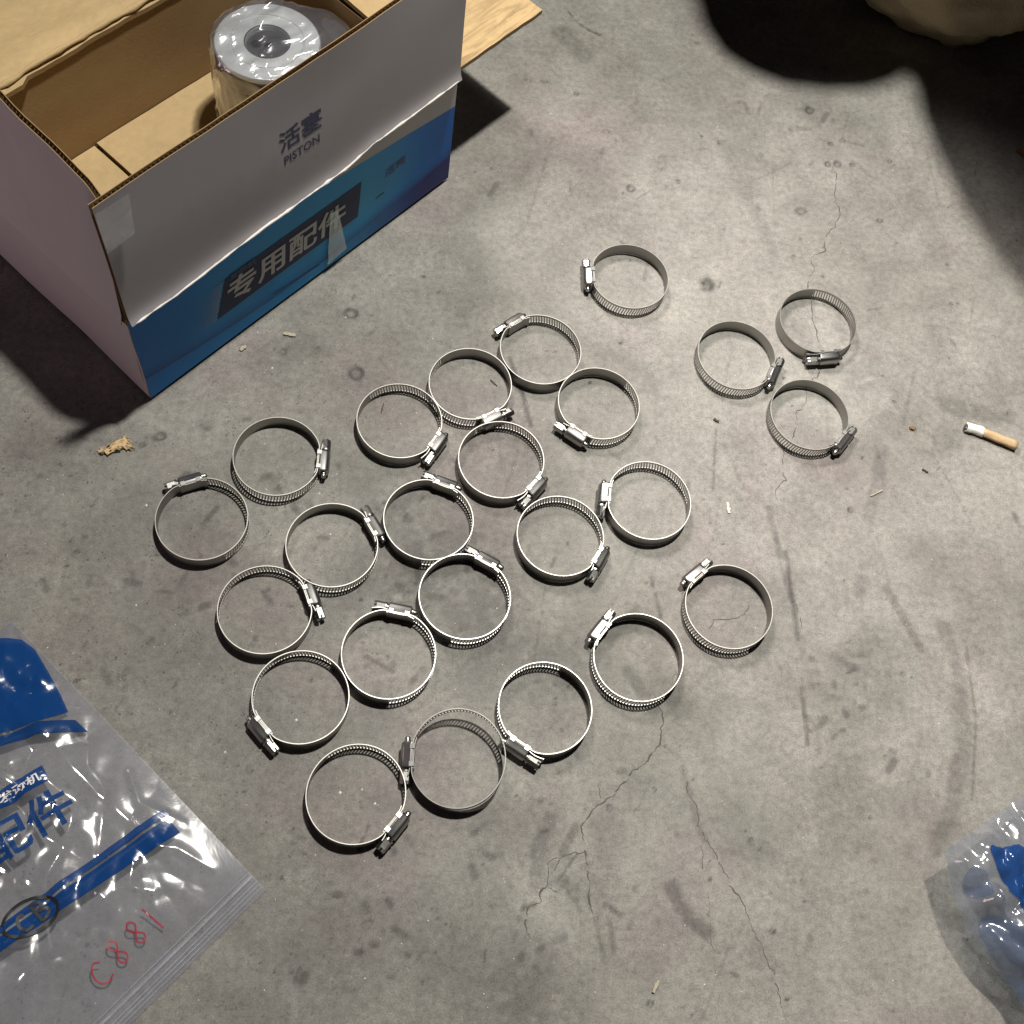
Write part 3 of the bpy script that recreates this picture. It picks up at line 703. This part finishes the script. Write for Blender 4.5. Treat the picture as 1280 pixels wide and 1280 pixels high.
# tape remnants
def tape(name, pts, mat, off=.0014, parent=box):
    P = [np.array(p) for p in pts]; v, f = [], []; n = 8
    for j in range(n+1):
        for i in range(n+1):
            a, c = i/n, j/n; p = (P[0]*(1-a)+P[1]*a)*(1-c)+(P[3]*(1-a)+P[2]*a)*c; p = p+np.array([.0006*fbm(a*4, c*5, 3), -off-.0011*abs(fbm(a*5, c*5, 6)), .0006*fbm(a*5, c*4, 8)]); v.append(p)
    W = n+1
    for j in range(n):
        for i in range(n): q = j*W+i; f.append((q, q+1, q+W+1, q+W))
    return pyd(name, v, f, mat, parent, smooth=True)
tape('tape_strip', [(.0, -.002, .184), (.022, -.002, .186), (.026, -.0005, .2195), (.0005, -.0005, .2195)], M_TAPE)
tape('tape_strip', [(.1835, 0, .006), (.2055, 0, .010), (.197, 0, .066), (.189, 0, .067)], M_TAPEG)

# ------------------------------------------------------------------ piston in the carton
pc = bl(.254, .140); PR, PZ0, PZ1 = .0432, .0098, .1005
M_PSIDE = metal('piston_skirt', (.045, .045, .05), .5, met=.6); M_PTOP = metal('piston_crown', (.78, .82, .84), .30, met=.72, scale=800, var=.15)
M_PDARK = plain('recess_dark', (.03, .035, .035), .5)
pst = empty('piston', (pc[0], pc[1], PZ0), 0, 'machined metal piston wrapped in clear film standing in the open carton', 'piston')
def lathe_obj(name, prof, mat, parent, n=64, loc=(0, 0, 0), cap=True):
    bm = bmesh.new(); rings = [[bm.verts.new((loc[0]+r*math.cos(2*math.pi*k/n), loc[1]+r*math.sin(2*math.pi*k/n), loc[2]+z)) for k in range(n)] for r, z in prof]
    for a, b in zip(rings[:-1], rings[1:]):
        for k in range(n): bm.faces.new((a[k], a[(k+1) % n], b[(k+1) % n], b[k]))
    if cap: bm.faces.new(rings[0][::-1]); bm.faces.new(rings[-1])
    o = bm_obj(name, bm, mat, parent); smooth_angle(o, 30); return o
HH = PZ1-PZ0
lathe_obj('skirt', [(.038, 0), (.0422, .001), (.0422, HH-.034)] + [q for k in range(4) for q in ((PR, HH-.033+k*.0072), (PR, HH-.0285+k*.0072), (.0395, HH-.0282+k*.0072), (.0395, HH-.0262+k*.0072))] + [(PR, HH-.0045), (PR, HH-.0042), (.0415, HH-.004)], M_PSIDE, pst)
lathe_obj('crown', [(.0415, HH-.0041), (PR-.0004, HH-.0038), (PR-.0004, HH-.0012), (PR-.0014, HH), (.0300, HH), (.0296, HH-.0005), (.0290, HH-.0005), (.0286, HH), (.0182, HH), (.0174, HH-.0006), (.0170, HH-.0042), (.0160, HH-.0058), (.010, HH-.0052), (.003, HH-.0040)], M_PTOP, pst)
ca, sa = math.cos(ang), math.sin(ang)
hx, hy = -.0060*ca-.0070*sa*1, -.0060*sa+.0070*ca
lathe_obj('bore_hole', [(.0052, HH-.0056), (.0052, HH-.0042), (.0044, HH-.0040)], M_PDARK, pst, 24, (hx, hy, 0))
lathe_obj('bowl_rim', [(.0176, HH-.0002), (.0181, HH+.0003), (.0186, HH+.0003), (.0190, HH-.0002)], M_PDARK, pst, 64, cap=False)
M_WRAP = film('wrap_film', .12, .50, rough=.12, bs=.10, scale=30)
def wrap():
    n, v, f = 120, [], []
    prof = [(.0495, .004), (.047, .02), (.046, .045), (.046, .07), (.046, HH-.004), (.045, HH+.0025), (.038, HH+.0036), (.026, HH+.0042), (.014, HH+.0038), (.004, HH+.0042)]
    pr = []
    for (a, b), (c, e) in zip(prof[:-1], prof[1:]):
        for k in range(5): t = k/5; pr.append((a+(c-a)*t, b+(e-b)*t))
    pr.append(prof[-1]); m = len(pr)
    for j, (r, z) in enumerate(pr):
        for k in range(n):
            th = 2*math.pi*k/n; x, y = math.cos(th), math.sin(th)
            top = z > HH
            q_ = x*ca+y*sa; p_ = -x*sa+y*ca; w1 = abs(fbm(q_*.9*(r/.04)+4, p_*2.4*(r/.04), z*20, 2)); w2 = abs(fbm(q_*4*(r/.04), p_*7*(r/.04)+9, z*50, 2))
            rr = r+(.0045*w1+.002*w2 if not top else 0); zz = z+((.0060*w1-.001) if top else 0)
            ear = max(0, math.cos(th-(ang-.35)))**8*.021*math.exp(-((z-HH*.95)/.012)**2)   # loose gathered edge
            v.append(((rr+ear)*x, (rr+ear)*y, max(zz, HH+.0004) if top and r < PR else zz))
    for j in range(m-1):
        for k in range(n): f.append((j*n+k, j*n+(k+1) % n, (j+1)*n+(k+1) % n, (j+1)*n+k))
    f.append(tuple((m-1)*n+k for k in range(n)))
    return pyd('wrapping_film', v, f, M_WRAP, pst, smooth=True)
wrap()
# loose corner of clear wrapping at the right of the piston
M_WRAP2 = film('loose_film', .16, .45, tint=(.93, .88, .95), rough=.12, bs=.8, scale=70)
def loose():
    n, v, f = 26, [], []; L = bl(.286, .040)
    for j in range(n+1):
        for i in range(n+1):
            a, c = i/n, j/n
            p = bl(.298+.026*a-.004*c, .030+.095*a*(1-c*.25)+.004*fbm(a*3, c*3, 3), .012+.112*c*(1-.35*abs(a-.5)))
            k = fbm(a*4, c*4, 12, 4); v.append((p[0]+.006*k, p[1]+.006*fbm(a*4, c*4, 15, 4), p[2]+.003*k))
    W = n+1
    for j in range(n):
        for i in range(n): q = j*W+i; f.append((q, q+1, q+W+1, q+W))
    o = pyd('film_scrap', v, f, M_WRAP2, None, smooth=True)
    tag(o, 'crumpled clear film corner standing beside the piston inside the carton', 'plastic film')
loose()

# ------------------------------------------------------------------ zip bag, lower left
K = at(333, 1113); E1 = at(165, 1280)-K; E1 /= np.linalg.norm(E1); E2 = np.array([E1[1], -E1[0], 0])
if E2 @ (at(90, 862)-K) < 0: E2 = -E2
M_BAG = film('bag_film', .19, .46, tint=(.97, .97, 1), rough=.14, bs=.14, scale=30)
M_BAGU = film('bag_under', .10, .3, rough=.2, bs=.3, scale=40)
M_BLUE = ink('bag_blue', (.003, .044, .18), .13, .88); M_BLUE_D = ink('bag_blue_dark', (.005, .04, .15), .14, .92)
M_MARK = ink('black_marker', (.008, .008, .010), .55, 1); M_RED = ink('red_marker', (.36, .02, .05), .4, .85)
SL, TL = .26, .262
ridges = [  # (polyline in bag metres, half width, height)
    ([(.0335, .235), (.0353, .2132), (.0357, .1939), (.0343, .1637), (.0352, .1279), (.0322, .091), (.030, .070)], .0075, .0013),
    ([(.085, .215), (.0716, .1807), (.067, .1534), (.052, .135)], .009, .0028), ([(.12, .15), (.1017, .1165), (.106, .1069), (.118, .085)], .008, .0026),
    ([(.074, .073), (.089, .061), (.1133, .0387), (.13, .02)], .0055, .0021), ([(.074, .073), (.073, .055), (.085, .035)], .0045, .0016),
    ([(.030, .070), (.022, .060), (.015, .035)], .006, .0014), ([(.045, .075), (.058, .062), (.050, .050)], .007, .0030), ([(.09, .14), (.13, .12), (.17, .13)], .010, .0028),
    ([(.06, .14), (.095, .135)], .008, .0025), ([(.08, .165), (.10, .13), (.10, .10)], .009, .0026), ([(.012, .12), (.02, .10), (.008, .07)], .005, .001), ([(.15, .20), (.12, .17), (.16, .1)], .012, .0035)]
def bag_h(s, t):
    e = min(s, TL-t, max(SL-s, 0)); zip_ = t < .017
    if e < 0: e = 0
    inner = 1-math.exp(-max(0, e)/.03); tz = min(1, max(0, (t-.012))/.055)
    h = .0016+inner*tz*(.0045+.006*min(1, s/.10))
    r = 0.
    for P, wd, hh in ridges:
        dm = 9
        for (ax, ay), (bx, by) in zip(P[:-1], P[1:]):
            dx, dy = bx-ax, by-ay; q = max(0, min(1, ((s-ax)*dx+(t-ay)*dy)/(dx*dx+dy*dy))); dm = min(dm, math.hypot(s-ax-q*dx, t-ay-q*dy))
        if dm < wd: r += min(hh, .2*wd)*(1-dm/wd)**1.5
    k = tz*min(1, e/.02)
    quiet = 1-.85*math.exp(-((s-.111)**2+(t-.09)**2)/.017**2)
    h += r*k*quiet
    cr = max(.3+.7*min(1, max(0, s-.02)/.05), min(.9, max(0, t-.15)/.03))
    wx, wy = s+.004*fbm(s*22, t*22, 7, 2), t+.004*fbm(s*22, t*22, 17, 2)
    h += k*cr*quiet*(.0080*abs(fbm(wx*20+3, wy*10, 1, 2))+.0052*abs(fbm((wx+wy)*26, (wx-wy)*12, 5, 2))+.0013*abs(fbm(wx*60, wy*40, 5, 2)))
    if zip_: h = .0022+.0004*math.sin(t/.0022*2*math.pi)*(t > .001)+.0009*fbm(s*14, 2, 2)
    return h
HGT = {}
def bag_pt(s, t, off=0.):
    # far end is gathered: the side edge curves inwards there
    cut = 0 if t < .19 else .9*max(0, (t-.225))**1.0*.36
    p = K+E1*(s)+E2*t; return (p[0], p[1], bag_h(s, t)+off)
bag = empty('zip_bag', (K[0], K[1], 0), 0, 'clear zip plastic bag with blue print and red handwriting lying at lower left', 'plastic bag')
def bl_(p): return (p[0]-K[0], p[1]-K[1], p[2])
ns, nt = 260, 262; v, f = [], []
for j in range(nt+1):
    for i in range(ns+1):
        s = SL*i/ns; t = TL*j/nt
        v.append(bl_(bag_pt(s, t)))
W = ns+1
for j in range(nt):
    for i in range(ns): q = j*W+i; f.append((q, q+1, q+W+1, q+W))
pyd('front_film', v, f, M_BAG, bag, smooth=True)
v, f = [], []
for j in range(21):
    for i in range(21): p = K+E1*SL*i/20+E2*TL*j/20; v.append(bl_((p[0], p[1], .0011)))
for j in range(20):
    for i in range(20): q = j*21+i; f.append((q, q+1, q+22, q+21))
pyd('back_film', v, f, M_BAGU, bag, smooth=True)
def drape(name, co, F_, mat, off=.0007, mx=.004):
    co, F_ = subdiv(co, F_, mx); return pyd(name, [bl_(bag_pt(p[0], p[1], off)) for p in co], F_, mat, bag, smooth=True)
def poly(*p): return list(p), [tuple(range(len(p)))]
M_ZIP = film('zip_rib', .5, .4, rough=.2)
for k, (t, wd, of) in enumerate([(.0030, .0006, .0006), (.0055, .0006, .0006), (.0080, .0006, .0006), (.0120, .0017, .0012), (.0160, .0006, .0005)]):
    drape('zip_rib', *poly((.0006, t), (SL, t), (SL, t+wd), (.0006, t+wd)), M_ZIP, of, .008)
drape('printed_stripe', *poly((.0116, .0810), (.1354, .0964), (SL, .1125), (SL, .1150), (.1325, .1001), (.0129, .0862)), M_BLUE, mx=.005)
drape('printed_stripe', *poly((.0143, .0668), (.1411, .0880), (SL, .1080), (SL, .1110), (.1368, .0950), (.0137, .0795)), M_BLUE, mx=.005)
drape('printed_block', *poly((.0139, .1811), (.0205, .1835), (.0284, .1868), (.057, .2005), (.12, .225), (SL, .25), (SL, .2605), (.06, .2605), (.0143, .2560), (.004, .2450), (.002, .2330), (.006, .2120), (.010, .195)), M_BLUE, mx=.006)
drape('printed_stripe', *poly((.0141, .1734), (.0134, .1616), (.038, .1868-.005), (.0586, .1915), (.12, .213), (.2, .232), (.2, .240), (.12, .221), (.0586, .1985), (.0317, .1880)), M_BLUE_D, mx=.005)
drape('printed_tab', *poly((.0480, .1625), (.0505, .1515), (.125, .1625), (.125, .1735)), M_BLUE, mx=.005)
def bag_text(name, body, w_, h_, s_right, t0, mat, off=.0008, shear=.18, bold=.02, slope=.0, mx=.005):
    co, F_ = text_mesh(body, (w_, h_), shear, bold); q = np.stack([s_right+w_-co[:, 0], t0+co[:, 1]+slope*(s_right+w_-co[:, 0]-s_right)], 1)
    drape(name, q, F_, mat, off, mx)
bag_text('printed_heading', '专用配件', .118, .0270, .0515, .1195, M_BLUE, slope=.13)
bag_text('printed_caption', '发动机', .028, .0065, .0535, .1545, M_INKW, .0012, slope=.14)
def stroke(name, lines, mat, wd, off=.0010):
    v, f = [], []
    for P in lines:
        P = [np.array(p) for p in P]
        for _ in range(2):   # Chaikin
            Qp = [P[0]]
            for a, b in zip(P[:-1], P[1:]): Qp += [a*.75+b*.25, a*.25+b*.75]
            P = Qp+[P[-1]]
        b0 = len(v)
        for i, p in enumerate(P):
            t = P[min(i+1, len(P)-1)]-P[max(i-1, 0)]; t = t/(np.linalg.norm(t)+1e-9); n = np.array([-t[1], t[0]])
            for s in (-1, 1): q = p+n*s*wd/2; v.append(bl_(bag_pt(q[0], q[1], off)))
            if i: k = b0+2*i; f.append((k-2, k-1, k+1, k))
    return pyd(name, v, f, mat, bag)
def glyph(P, s0, t0, w_, h_): return [[(s0-w_*x, t0+h_*y) for x, y in L] for L in P]
ell = [(.111+.0165*math.cos(a), .0905+.0105*math.sin(a)+.0035*math.cos(a)) for a in np.linspace(.4, 6.45, 22)]
CB = glyph([[(.9, .85), (.4, 1), (0, .5), (.3, .02), (.95, .1)]], .120, .0845, .0075, .0115) + glyph([[(.1, 0), (.12, 1)], [(.1, 1), (.7, .95), (.75, .65), (.15, .5), (.9, .45), (.9, .1), (.1, 0)]], .1085, .0835, .0085, .0120)
stroke('marker_note', [ell] + CB, M_MARK, .0020, .0014)
e8 = [(.5, .5), (.1, .75), (.5, 1), (.9, .75), (.5, .5), (.05, .22), (.5, 0), (.95, .25), (.5, .5)]
RED = glyph([[(.9, .8), (.5, 1), (.05, .6), (.1, .2), (.5, 0), (1, .15)]], .1085, .0275, .010, .016) + glyph([e8], .0925, .0285, .0085, .0185) + glyph([e8], .0775, .0300, .0085, .0170) + glyph([[(.3, 1), (.6, 0)]], .0635, .0285, .006, .018)
stroke('red_note', RED, M_RED, .0011)

# ------------------------------------------------------------------ crumpled bag, lower right (curled clear of the floor)
def bag_right():
    O = at(1180, 1065, .038); Xd = at(1290, 1235, .05)-O; Yd = at(1290, 990, .05)-O
    root = empty('crumpled_bag', (O[0]+.12, O[1], 0), 0, 'crumpled blue and clear plastic bag curling off the floor at right edge', 'plastic bag')
    n = 70; v, f = [], []
    def P(a, c, off=0.):
        p = O+Xd*a*1.6+Yd*c*1.6
        bow = -.028*math.sin(min(1, a*1.6)*math.pi)*(1-c)
        nrm = np.array([Xd[1], -Xd[0], 0]); nrm /= -np.linalg.norm(nrm)
        k = abs(fbm(a*4+2, c*4, 3, 4)); k2 = abs(fbm(a*11, c*11, 8, 3))
        q = np.array([p[0], p[1], 0])+nrm*bow*.35
        edge_ = min(1, min(a, c)*6)
        k = abs(fbm(a*3+2, c*3, 3, 2)); k2 = abs(fbm(a*9, c*9, 8, 2)); z = .036+.010*edge_+.026*k*(.3+edge_)+.004*k2-.015*a*(1-c)
        return (q[0]-root.location[0], q[1]-root.location[1], max(z, .004)+off)
    for j in range(n+1):
        for i in range(n+1): v.append(P(i/n, j/n))
    W = n+1
    for j in range(n):
        for i in range(n): q = j*W+i; f.append((q, q+1, q+W+1, q+W))
    pyd('clear_film', v, f, film('bag_film_right', .24, .42, tint=(.70, .75, .80), rough=.12, bs=.2, scale=26), root, smooth=True)
    def patch(name, poly_, mat, off):
        Q = [np.array(p) for p in poly_]
        for _ in range(3): Q = [w for a, b in zip(Q, Q[1:]+Q[:1]) for w in (a*.75+b*.25, a*.25+b*.75)]
        Q = [q+.008*np.array([fbm(q[0]*25, q[1]*25, 1, 2), fbm(q[0]*25, q[1]*25, 7, 2)]) for q in Q]
        co, F_ = subdiv(Q, [tuple(range(len(Q)))], .03); pyd(name, [P(p[0], p[1], off) for p in co], F_, mat, root, smooth=True)
    patch('blue_print', [(.0615, .2225), (.128, .315), (.1408, .427), (.3, .55), (.6, .6), (.6, .3), (.3015, .2667), (.18, .235)], M_BLUE, .0012)
    patch('blue_print', [(.094, .048), (.1426, .17), (.254, .18), (.231, .035)], ink('pale_blue', (.05, .10, .22), .25, .33), .0012)
    patch('blue_print', [(.34, .0), (.30, .10), (.42, .22), (.7, .2), (1, .22), (1, .0)], ink('haze_blue', (.03, .08, .2), .2, .26), .0014)
    # lower layer that comes down to the floor outside the picture
    v, f = [], []
    for j in range(31):
        for i in range(31):
            a, c = i/30, j/30; p = P(.30+.7*a, .10+.9*c); v.append((p[0]+.004*fbm(a*5, c*5, 2), p[1], max(.006, (p[2]-.012)*(1-.6*a))))
    for j in range(30):
        for i in range(30): q = j*31+i; f.append((q, q+1, q+32, q+31))
    pyd('lower_film', v, f, film('bag_film_low', .2, .4, tint=(.86, .89, .93), rough=.12, bs=.2, scale=30), root, smooth=True)
bag_right()

# ------------------------------------------------------------------ cigarette end
def cigarette():
    a = at(1206, 533, .004); b = at(1271, 556, .004); L = np.linalg.norm(b-a); an = math.atan2(b[1]-a[1], b[0]-a[0])
    o = empty('cigarette_end', (a[0], a[1], .0042), an, 'stubbed cigarette end with white paper and tan filter', 'cigarette')
    def tube(name, x0, x1, r0, mat, burnt):
        bm = bmesh.new(); n = 20; rings = []
        for k in range(9):
            t = k/8; ring = []
            for i in range(n):
                th = 2*math.pi*i/n; r = r0*(1+.22*fbm(t*2.5, math.cos(th), math.sin(th)+x0*90, 3)); x = x0+(x1-x0)*t
                if burnt and k == 0: x += .0016*fbm(i*.6, 3, 2)
                if burnt and k == 8: x += .0010*fbm(i*.5, 9, 2)
                ring.append(bm.verts.new((x, r*math.cos(th)+.0009*math.sin(x/L*5), max(-.0040, r*.86*math.sin(th)-.0003))))
            rings.append(ring)
        for p, q in zip(rings[:-1], rings[1:]):
            for i in range(n): bm.faces.new((p[i], p[(i+1) % n], q[(i+1) % n], q[i]))
        bm.faces.new(rings[0]); bm.faces.new(rings[-1])
        return bm_obj(name, bm, mat, o, smooth=True)
    w_ = tube('paper', .001, L*.36, .0040, plain('cigarette_paper', (.85, .84, .80), .7, nscale=300), True)
    tube('filter', L*.33, L, .0038, plain('filter_tan', (.52, .37, .20), .55, nscale=500, var=.25), False)
    bm = bmesh.new(); bmesh.ops.create_icosphere(bm, subdivisions=2, radius=.0033, matrix=Matrix.Translation((.0012, 0, 0)) @ Matrix.Diagonal((.5, 1, 1, 1)))
    for p in bm.verts: p.co += Vector((mn.noise(p.co*900), mn.noise(p.co*800), mn.noise(p.co*700)))*.0006
    bm_obj('ash_tip', bm, plain('ash', (.08, .075, .07), .95, nscale=600, var=.5), o)
cigarette()

# ------------------------------------------------------------------ scraps
def chip(name, px_, L, wd, th, an, mat, label, cat, seed, curl=.0):
    p = at(*px_); n = 10; v, f = [], []
    for s in (0, 1):
        for i in range(n+1):
            t = i/n; x = (t-.5)*L; hw = wd/2*(.8+.2*math.sin(math.pi*t))*(1+.7*fbm(t*4, seed))*(1-.45*max(0, t-.7))
            for e in (-1, 1): v.append((x, e*hw+wd*.3*fbm(t*3, seed+5), th*(1-s)+.0002+curl*(t-.5)**2*L*4+.3*th*fbm(t*4, e+seed)))
    m = 2*(n+1)
    for i in range(n):
        q = 2*i; f += [(q, q+1, q+3, q+2), (m+q+2, m+q+3, m+q+1, m+q), (q, q+2, m+q+2, m+q), (q+1, m+q+1, m+q+3, q+3)]
    f += [(0, m, m+1, 1), (2*n, 2*n+1, m+2*n+1, m+2*n)]
    o = pyd(name, v, f, mat, None, loc=(p[0], p[1], floor_z(p[0], p[1])+.0003), rz=an); tag(o, label, cat); return o
M_WOOD = plain('dry_wood', (.50, .36, .20), .85, nscale=400, var=.35); M_STRAW = plain('pale_chip', (.40, .36, .27), .8, nscale=300, var=.3); M_DARKCHIP = plain('dark_chip', (.10, .07, .05), .8, nscale=300, var=.4)
def leaf(px_, size, seed, label):
    p = at(*px_); n = 16; v, f = [], []
    for j in range(n+1):
        for i in range(n+1):
            a, c = i/n*2-1, j/n*2-1; v.append((a*size*(.9+.5*fbm(c*2, seed)), c*size*.42*(1+.7*fbm(a*2.2, seed+3))+size*.35*math.sin(a*2.2+.4), .0014+.0060*abs(fbm(a*2, c*2, seed, 4))+.0012*fbm(a*6, c*6, seed+2)))
    W = n+1
    for j in range(n):
        for i in range(n):
            a, c = (i+.5)/n*2-1, (j+.5)/n*2-1
            if a*a+c*c < 1.0+.55*fbm(a*3, c*3, seed+9) and fbm(a*5, c*5, seed+1) > -.42: q = j*W+i; f.append((q, q+1, q+W+1, q+W))
    o = pyd('dry_leaf', v, f, M_WOOD, None, loc=(p[0], p[1], .0003), rz=-.15, smooth=True)
    md = o.modifiers.new('thick', 'SOLIDIFY'); md.thickness = .0004; tag(o, label, 'leaf scrap')
leaf((146, 561), .0125, 4, 'torn tan leaf scrap on the floor by the carton shadow')
chip('paper_sliver', (910, 635), .0095, .0026, .0005, math.radians(95), plain('sliver_paper', (.62, .59, .50), .8), 'pale paper sliver right of the clamps, upright in the picture', 'paper scrap', 2)
chip('wood_splinter', (1095, 617), .0125, .0010, .0008, math.radians(28), M_STRAW, 'thin pale splinter lying on a dark smear at right', 'splinter', 3)
chip('wood_splinter', (1156, 589), .0055, .0012, .0010, math.radians(-32), M_DARKCHIP, 'tiny dark splinter below left of the cigarette end', 'splinter', 4)
chip('twig', (1279, 196), .018, .0034, .0026, math.radians(-48), plain('rusty_twig', (.26, .10, .045), .7, nscale=300, var=.4), 'reddish brown stick tip poking in at the right edge', 'stick', 5)
chip('straw_bit', (819, 1233), .0085, .0020, .0014, math.radians(62), M_STRAW, 'pale straw bit near the bottom centre of the floor', 'straw', 6)
chip('leaf_crumb', (1140, 536), .0050, .0030, .0016, math.radians(10), plain('rust_crumb', (.22, .12, .06), .9), 'rust brown crumb left of the cigarette end', 'crumb', 8)
chip('paper_flake', (304, 436), .0060, .0030, .0012, math.radians(50), M_STRAW, 'small pale flake just below the blue carton front', 'paper scrap', 9)
chip('bark_chip', (362, 419), .0100, .0030, .0012, math.radians(-8), M_STRAW, 'flat pale chip under the printed carton panel', 'wood chip', 10)
chip('bark_chip', (895, 526), .0050, .0018, .0012, math.radians(-30), M_DARKCHIP, 'small dark chip between the three right clamps and the cluster', 'wood chip', 13)
chip('straw_bit', (478, 510), .0085, .0010, .0006, math.radians(80), M_DARKCHIP, 'dark straw mark inside the clamp below the blue carton', 'straw', 14)
chip('straw_bit', (617, 479), .0080, .0009, .0005, math.radians(-45), M_DARKCHIP, 'thin dark straw inside the second clamp from the carton', 'straw', 15)
v, f = [], []                                       # white grit
spots = [(183, 632), (170, 757), (413, 668), (333, 612), (452, 655), (541, 423), (511, 408), (432, 397), (688, 142), (614, 203), (425, 991), (453, 987), (469, 1005), (399, 617), (340, 460), (322, 415), (281, 940), (380, 453), (345, 805), (370, 900)]
spots += [(rng.uniform(0, 900), rng.uniform(250, 1280)) for _ in range(130)] + [(rng.uniform(500, 1280), rng.uniform(0, 1280)) for _ in range(50)]
for i, (x, y) in enumerate(spots):
    p = at(x, y); r = (rng.uniform(.0007, .0013) if i < 20 else rng.uniform(.0002, .00065)); b = len(v); z = floor_z(p[0], p[1])
    for dx, dy, dz in ((1, 0, 0), (0, 1, 0), (-1, 0, 0), (0, -1, 0), (0, 0, 1)): v.append((p[0]+dx*r*rng.uniform(.6, 1.3), p[1]+dy*r*rng.uniform(.6, 1.3), z+dz*r*.8+.0001))
    f += [(b, b+1, b+4), (b+1, b+2, b+4), (b+2, b+3, b+4), (b+3, b, b+4)]
tag(pyd('grit', v, f, plain('white_grit', (.78, .76, .70), .7), None), 'white grit scattered on the floor', kind='stuff')

# ------------------------------------------------------------------ beyond the top right corner: unseen occluder and stand, added to cast the shadow; unidentified tan shape
M_BLACK = plain('occluder_cloth', (.015, .014, .015), .9, nscale=300, var=.4, bump=.5, bd=.002)
M_CANVAS = plain('tan_canvas', (.58, .47, .29), .9, nscale=700, var=.35, bump=.8, bd=.002)
def occluder():  # added unseen blocker, outline worked back from the shadow edge on the floor
    ct = [(.283, .946), (.288, .915), (.301, .885), (.325, .866), (.356, .853), (.392, .852), (.425, .857), (.450, .868), (.464, .880), (.468, .862), (.468, .838), (.474, .800), (.487, .747), (.500, .708), (.519, .668), (.545, .632), (.60, .60), (.80, .60), (1.05, .70), (1.05, 1.5), (-.05, 1.5), (-.08, 1.02), (.10, .975), (.22, .972)]
    ct = [(x+(.32-x)*.0706, y+(.86-y)*.0706) for x, y in ct]
    z0 = .3; bm = bmesh.new(); nl = 5; rings = []
    cx, cy = .6, 1.05
    P = []
    for (ax, ay), (bx, by) in zip(ct, ct[1:]+ct[:1]):
        m = max(1, int(math.hypot(bx-ax, by-ay)/.02))
        for k in range(m): P.append((ax+(bx-ax)*k/m, ay+(by-ay)*k/m))
    for zz, sh in ((.405, .012), (.412, .002), (.422, 0.), (.435, .004), (.445, .02), (.455, .06)):
        ring = []
        for x, y in P:
            dx, dy = cx-x, cy-y; L = math.hypot(dx, dy); ring.append(bm.verts.new((x+dx/L*sh, y+dy/L*sh, zz+.006*fbm(x*14, y*14, 2))))
        rings.append(ring)
    n = len(P)
    for a, b in zip(rings[:-1], rings[1:]):
        for k in range(n): bm.faces.new((a[k], a[(k+1) % n], b[(k+1) % n], b[k]))
    bm.faces.new(rings[0][::-1]); bm.faces.new(rings[-1])
    o = bm_obj('occluder', bm, M_BLACK, None, smooth=True); tag(o, 'added black cloth occluder, out of view, casting the dark shadow at top right', 'occluder')
occluder()
bn = empty('occluder_stand', (.55, 1.15, 0), 0, 'added dark wooden stand under the occluder, out of view beyond the top right', 'stand')  # added only to hold the light blocker up, out of view
M_STAND = plain('stand_wood', (.06, .045, .03), .7, nscale=60)
def boxm(name, lo, hi, mat, parent, bev=.004):
    bm = bmesh.new(); c = [(a+b)/2 for a, b in zip(lo, hi)]; s = [b-a for a, b in zip(lo, hi)]
    bmesh.ops.create_cube(bm, size=1, matrix=Matrix.Translation(c) @ Matrix.Diagonal(s+[1])); bmesh.ops.bevel(bm, geom=bm.edges[:], offset=bev, segments=2, affect='EDGES')
    return bm_obj(name, bm, mat, parent)
boxm('stand_top', (-.50, -.10, .36), (.40, .30, .396), M_STAND, bn)
for x in (-.48, .34):
    for y in (0.0, .24): boxm('leg', (x, y, 0), (x+.05, y+.05, .359), M_STAND, bn)
def tan_shape():  # canvas bag form stands in for an unidentified tan object
    bm = bmesh.new(); bmesh.ops.create_uvsphere(bm, u_segments=64, v_segments=40, radius=1)
    for p in bm.verts:
        x, y, z = p.co; k = fbm(x*1.6, y*1.6, z*1.6, 4)
        r = 1+.14*k+.03*abs(fbm(x*6, y*6, z*6, 3)); sx = .098 if x > 0 else .115
        r += -.05*max(0, math.sin(9*math.atan2(y, x)+2*z+3*k))**6*(1-z*z); p.co = Vector((x*r*sx, y*r*.085, max((z*r+.86)*.07, .0008)))
    o = bm_obj('tan_rounded_shape', bm, M_CANVAS, None, smooth=True, loc=(.535, .985, 0)); tag(o, 'unidentified tan rounded shape, built as a canvas bag, at the top edge in shadow', 'tan_shape')
tan_shape()
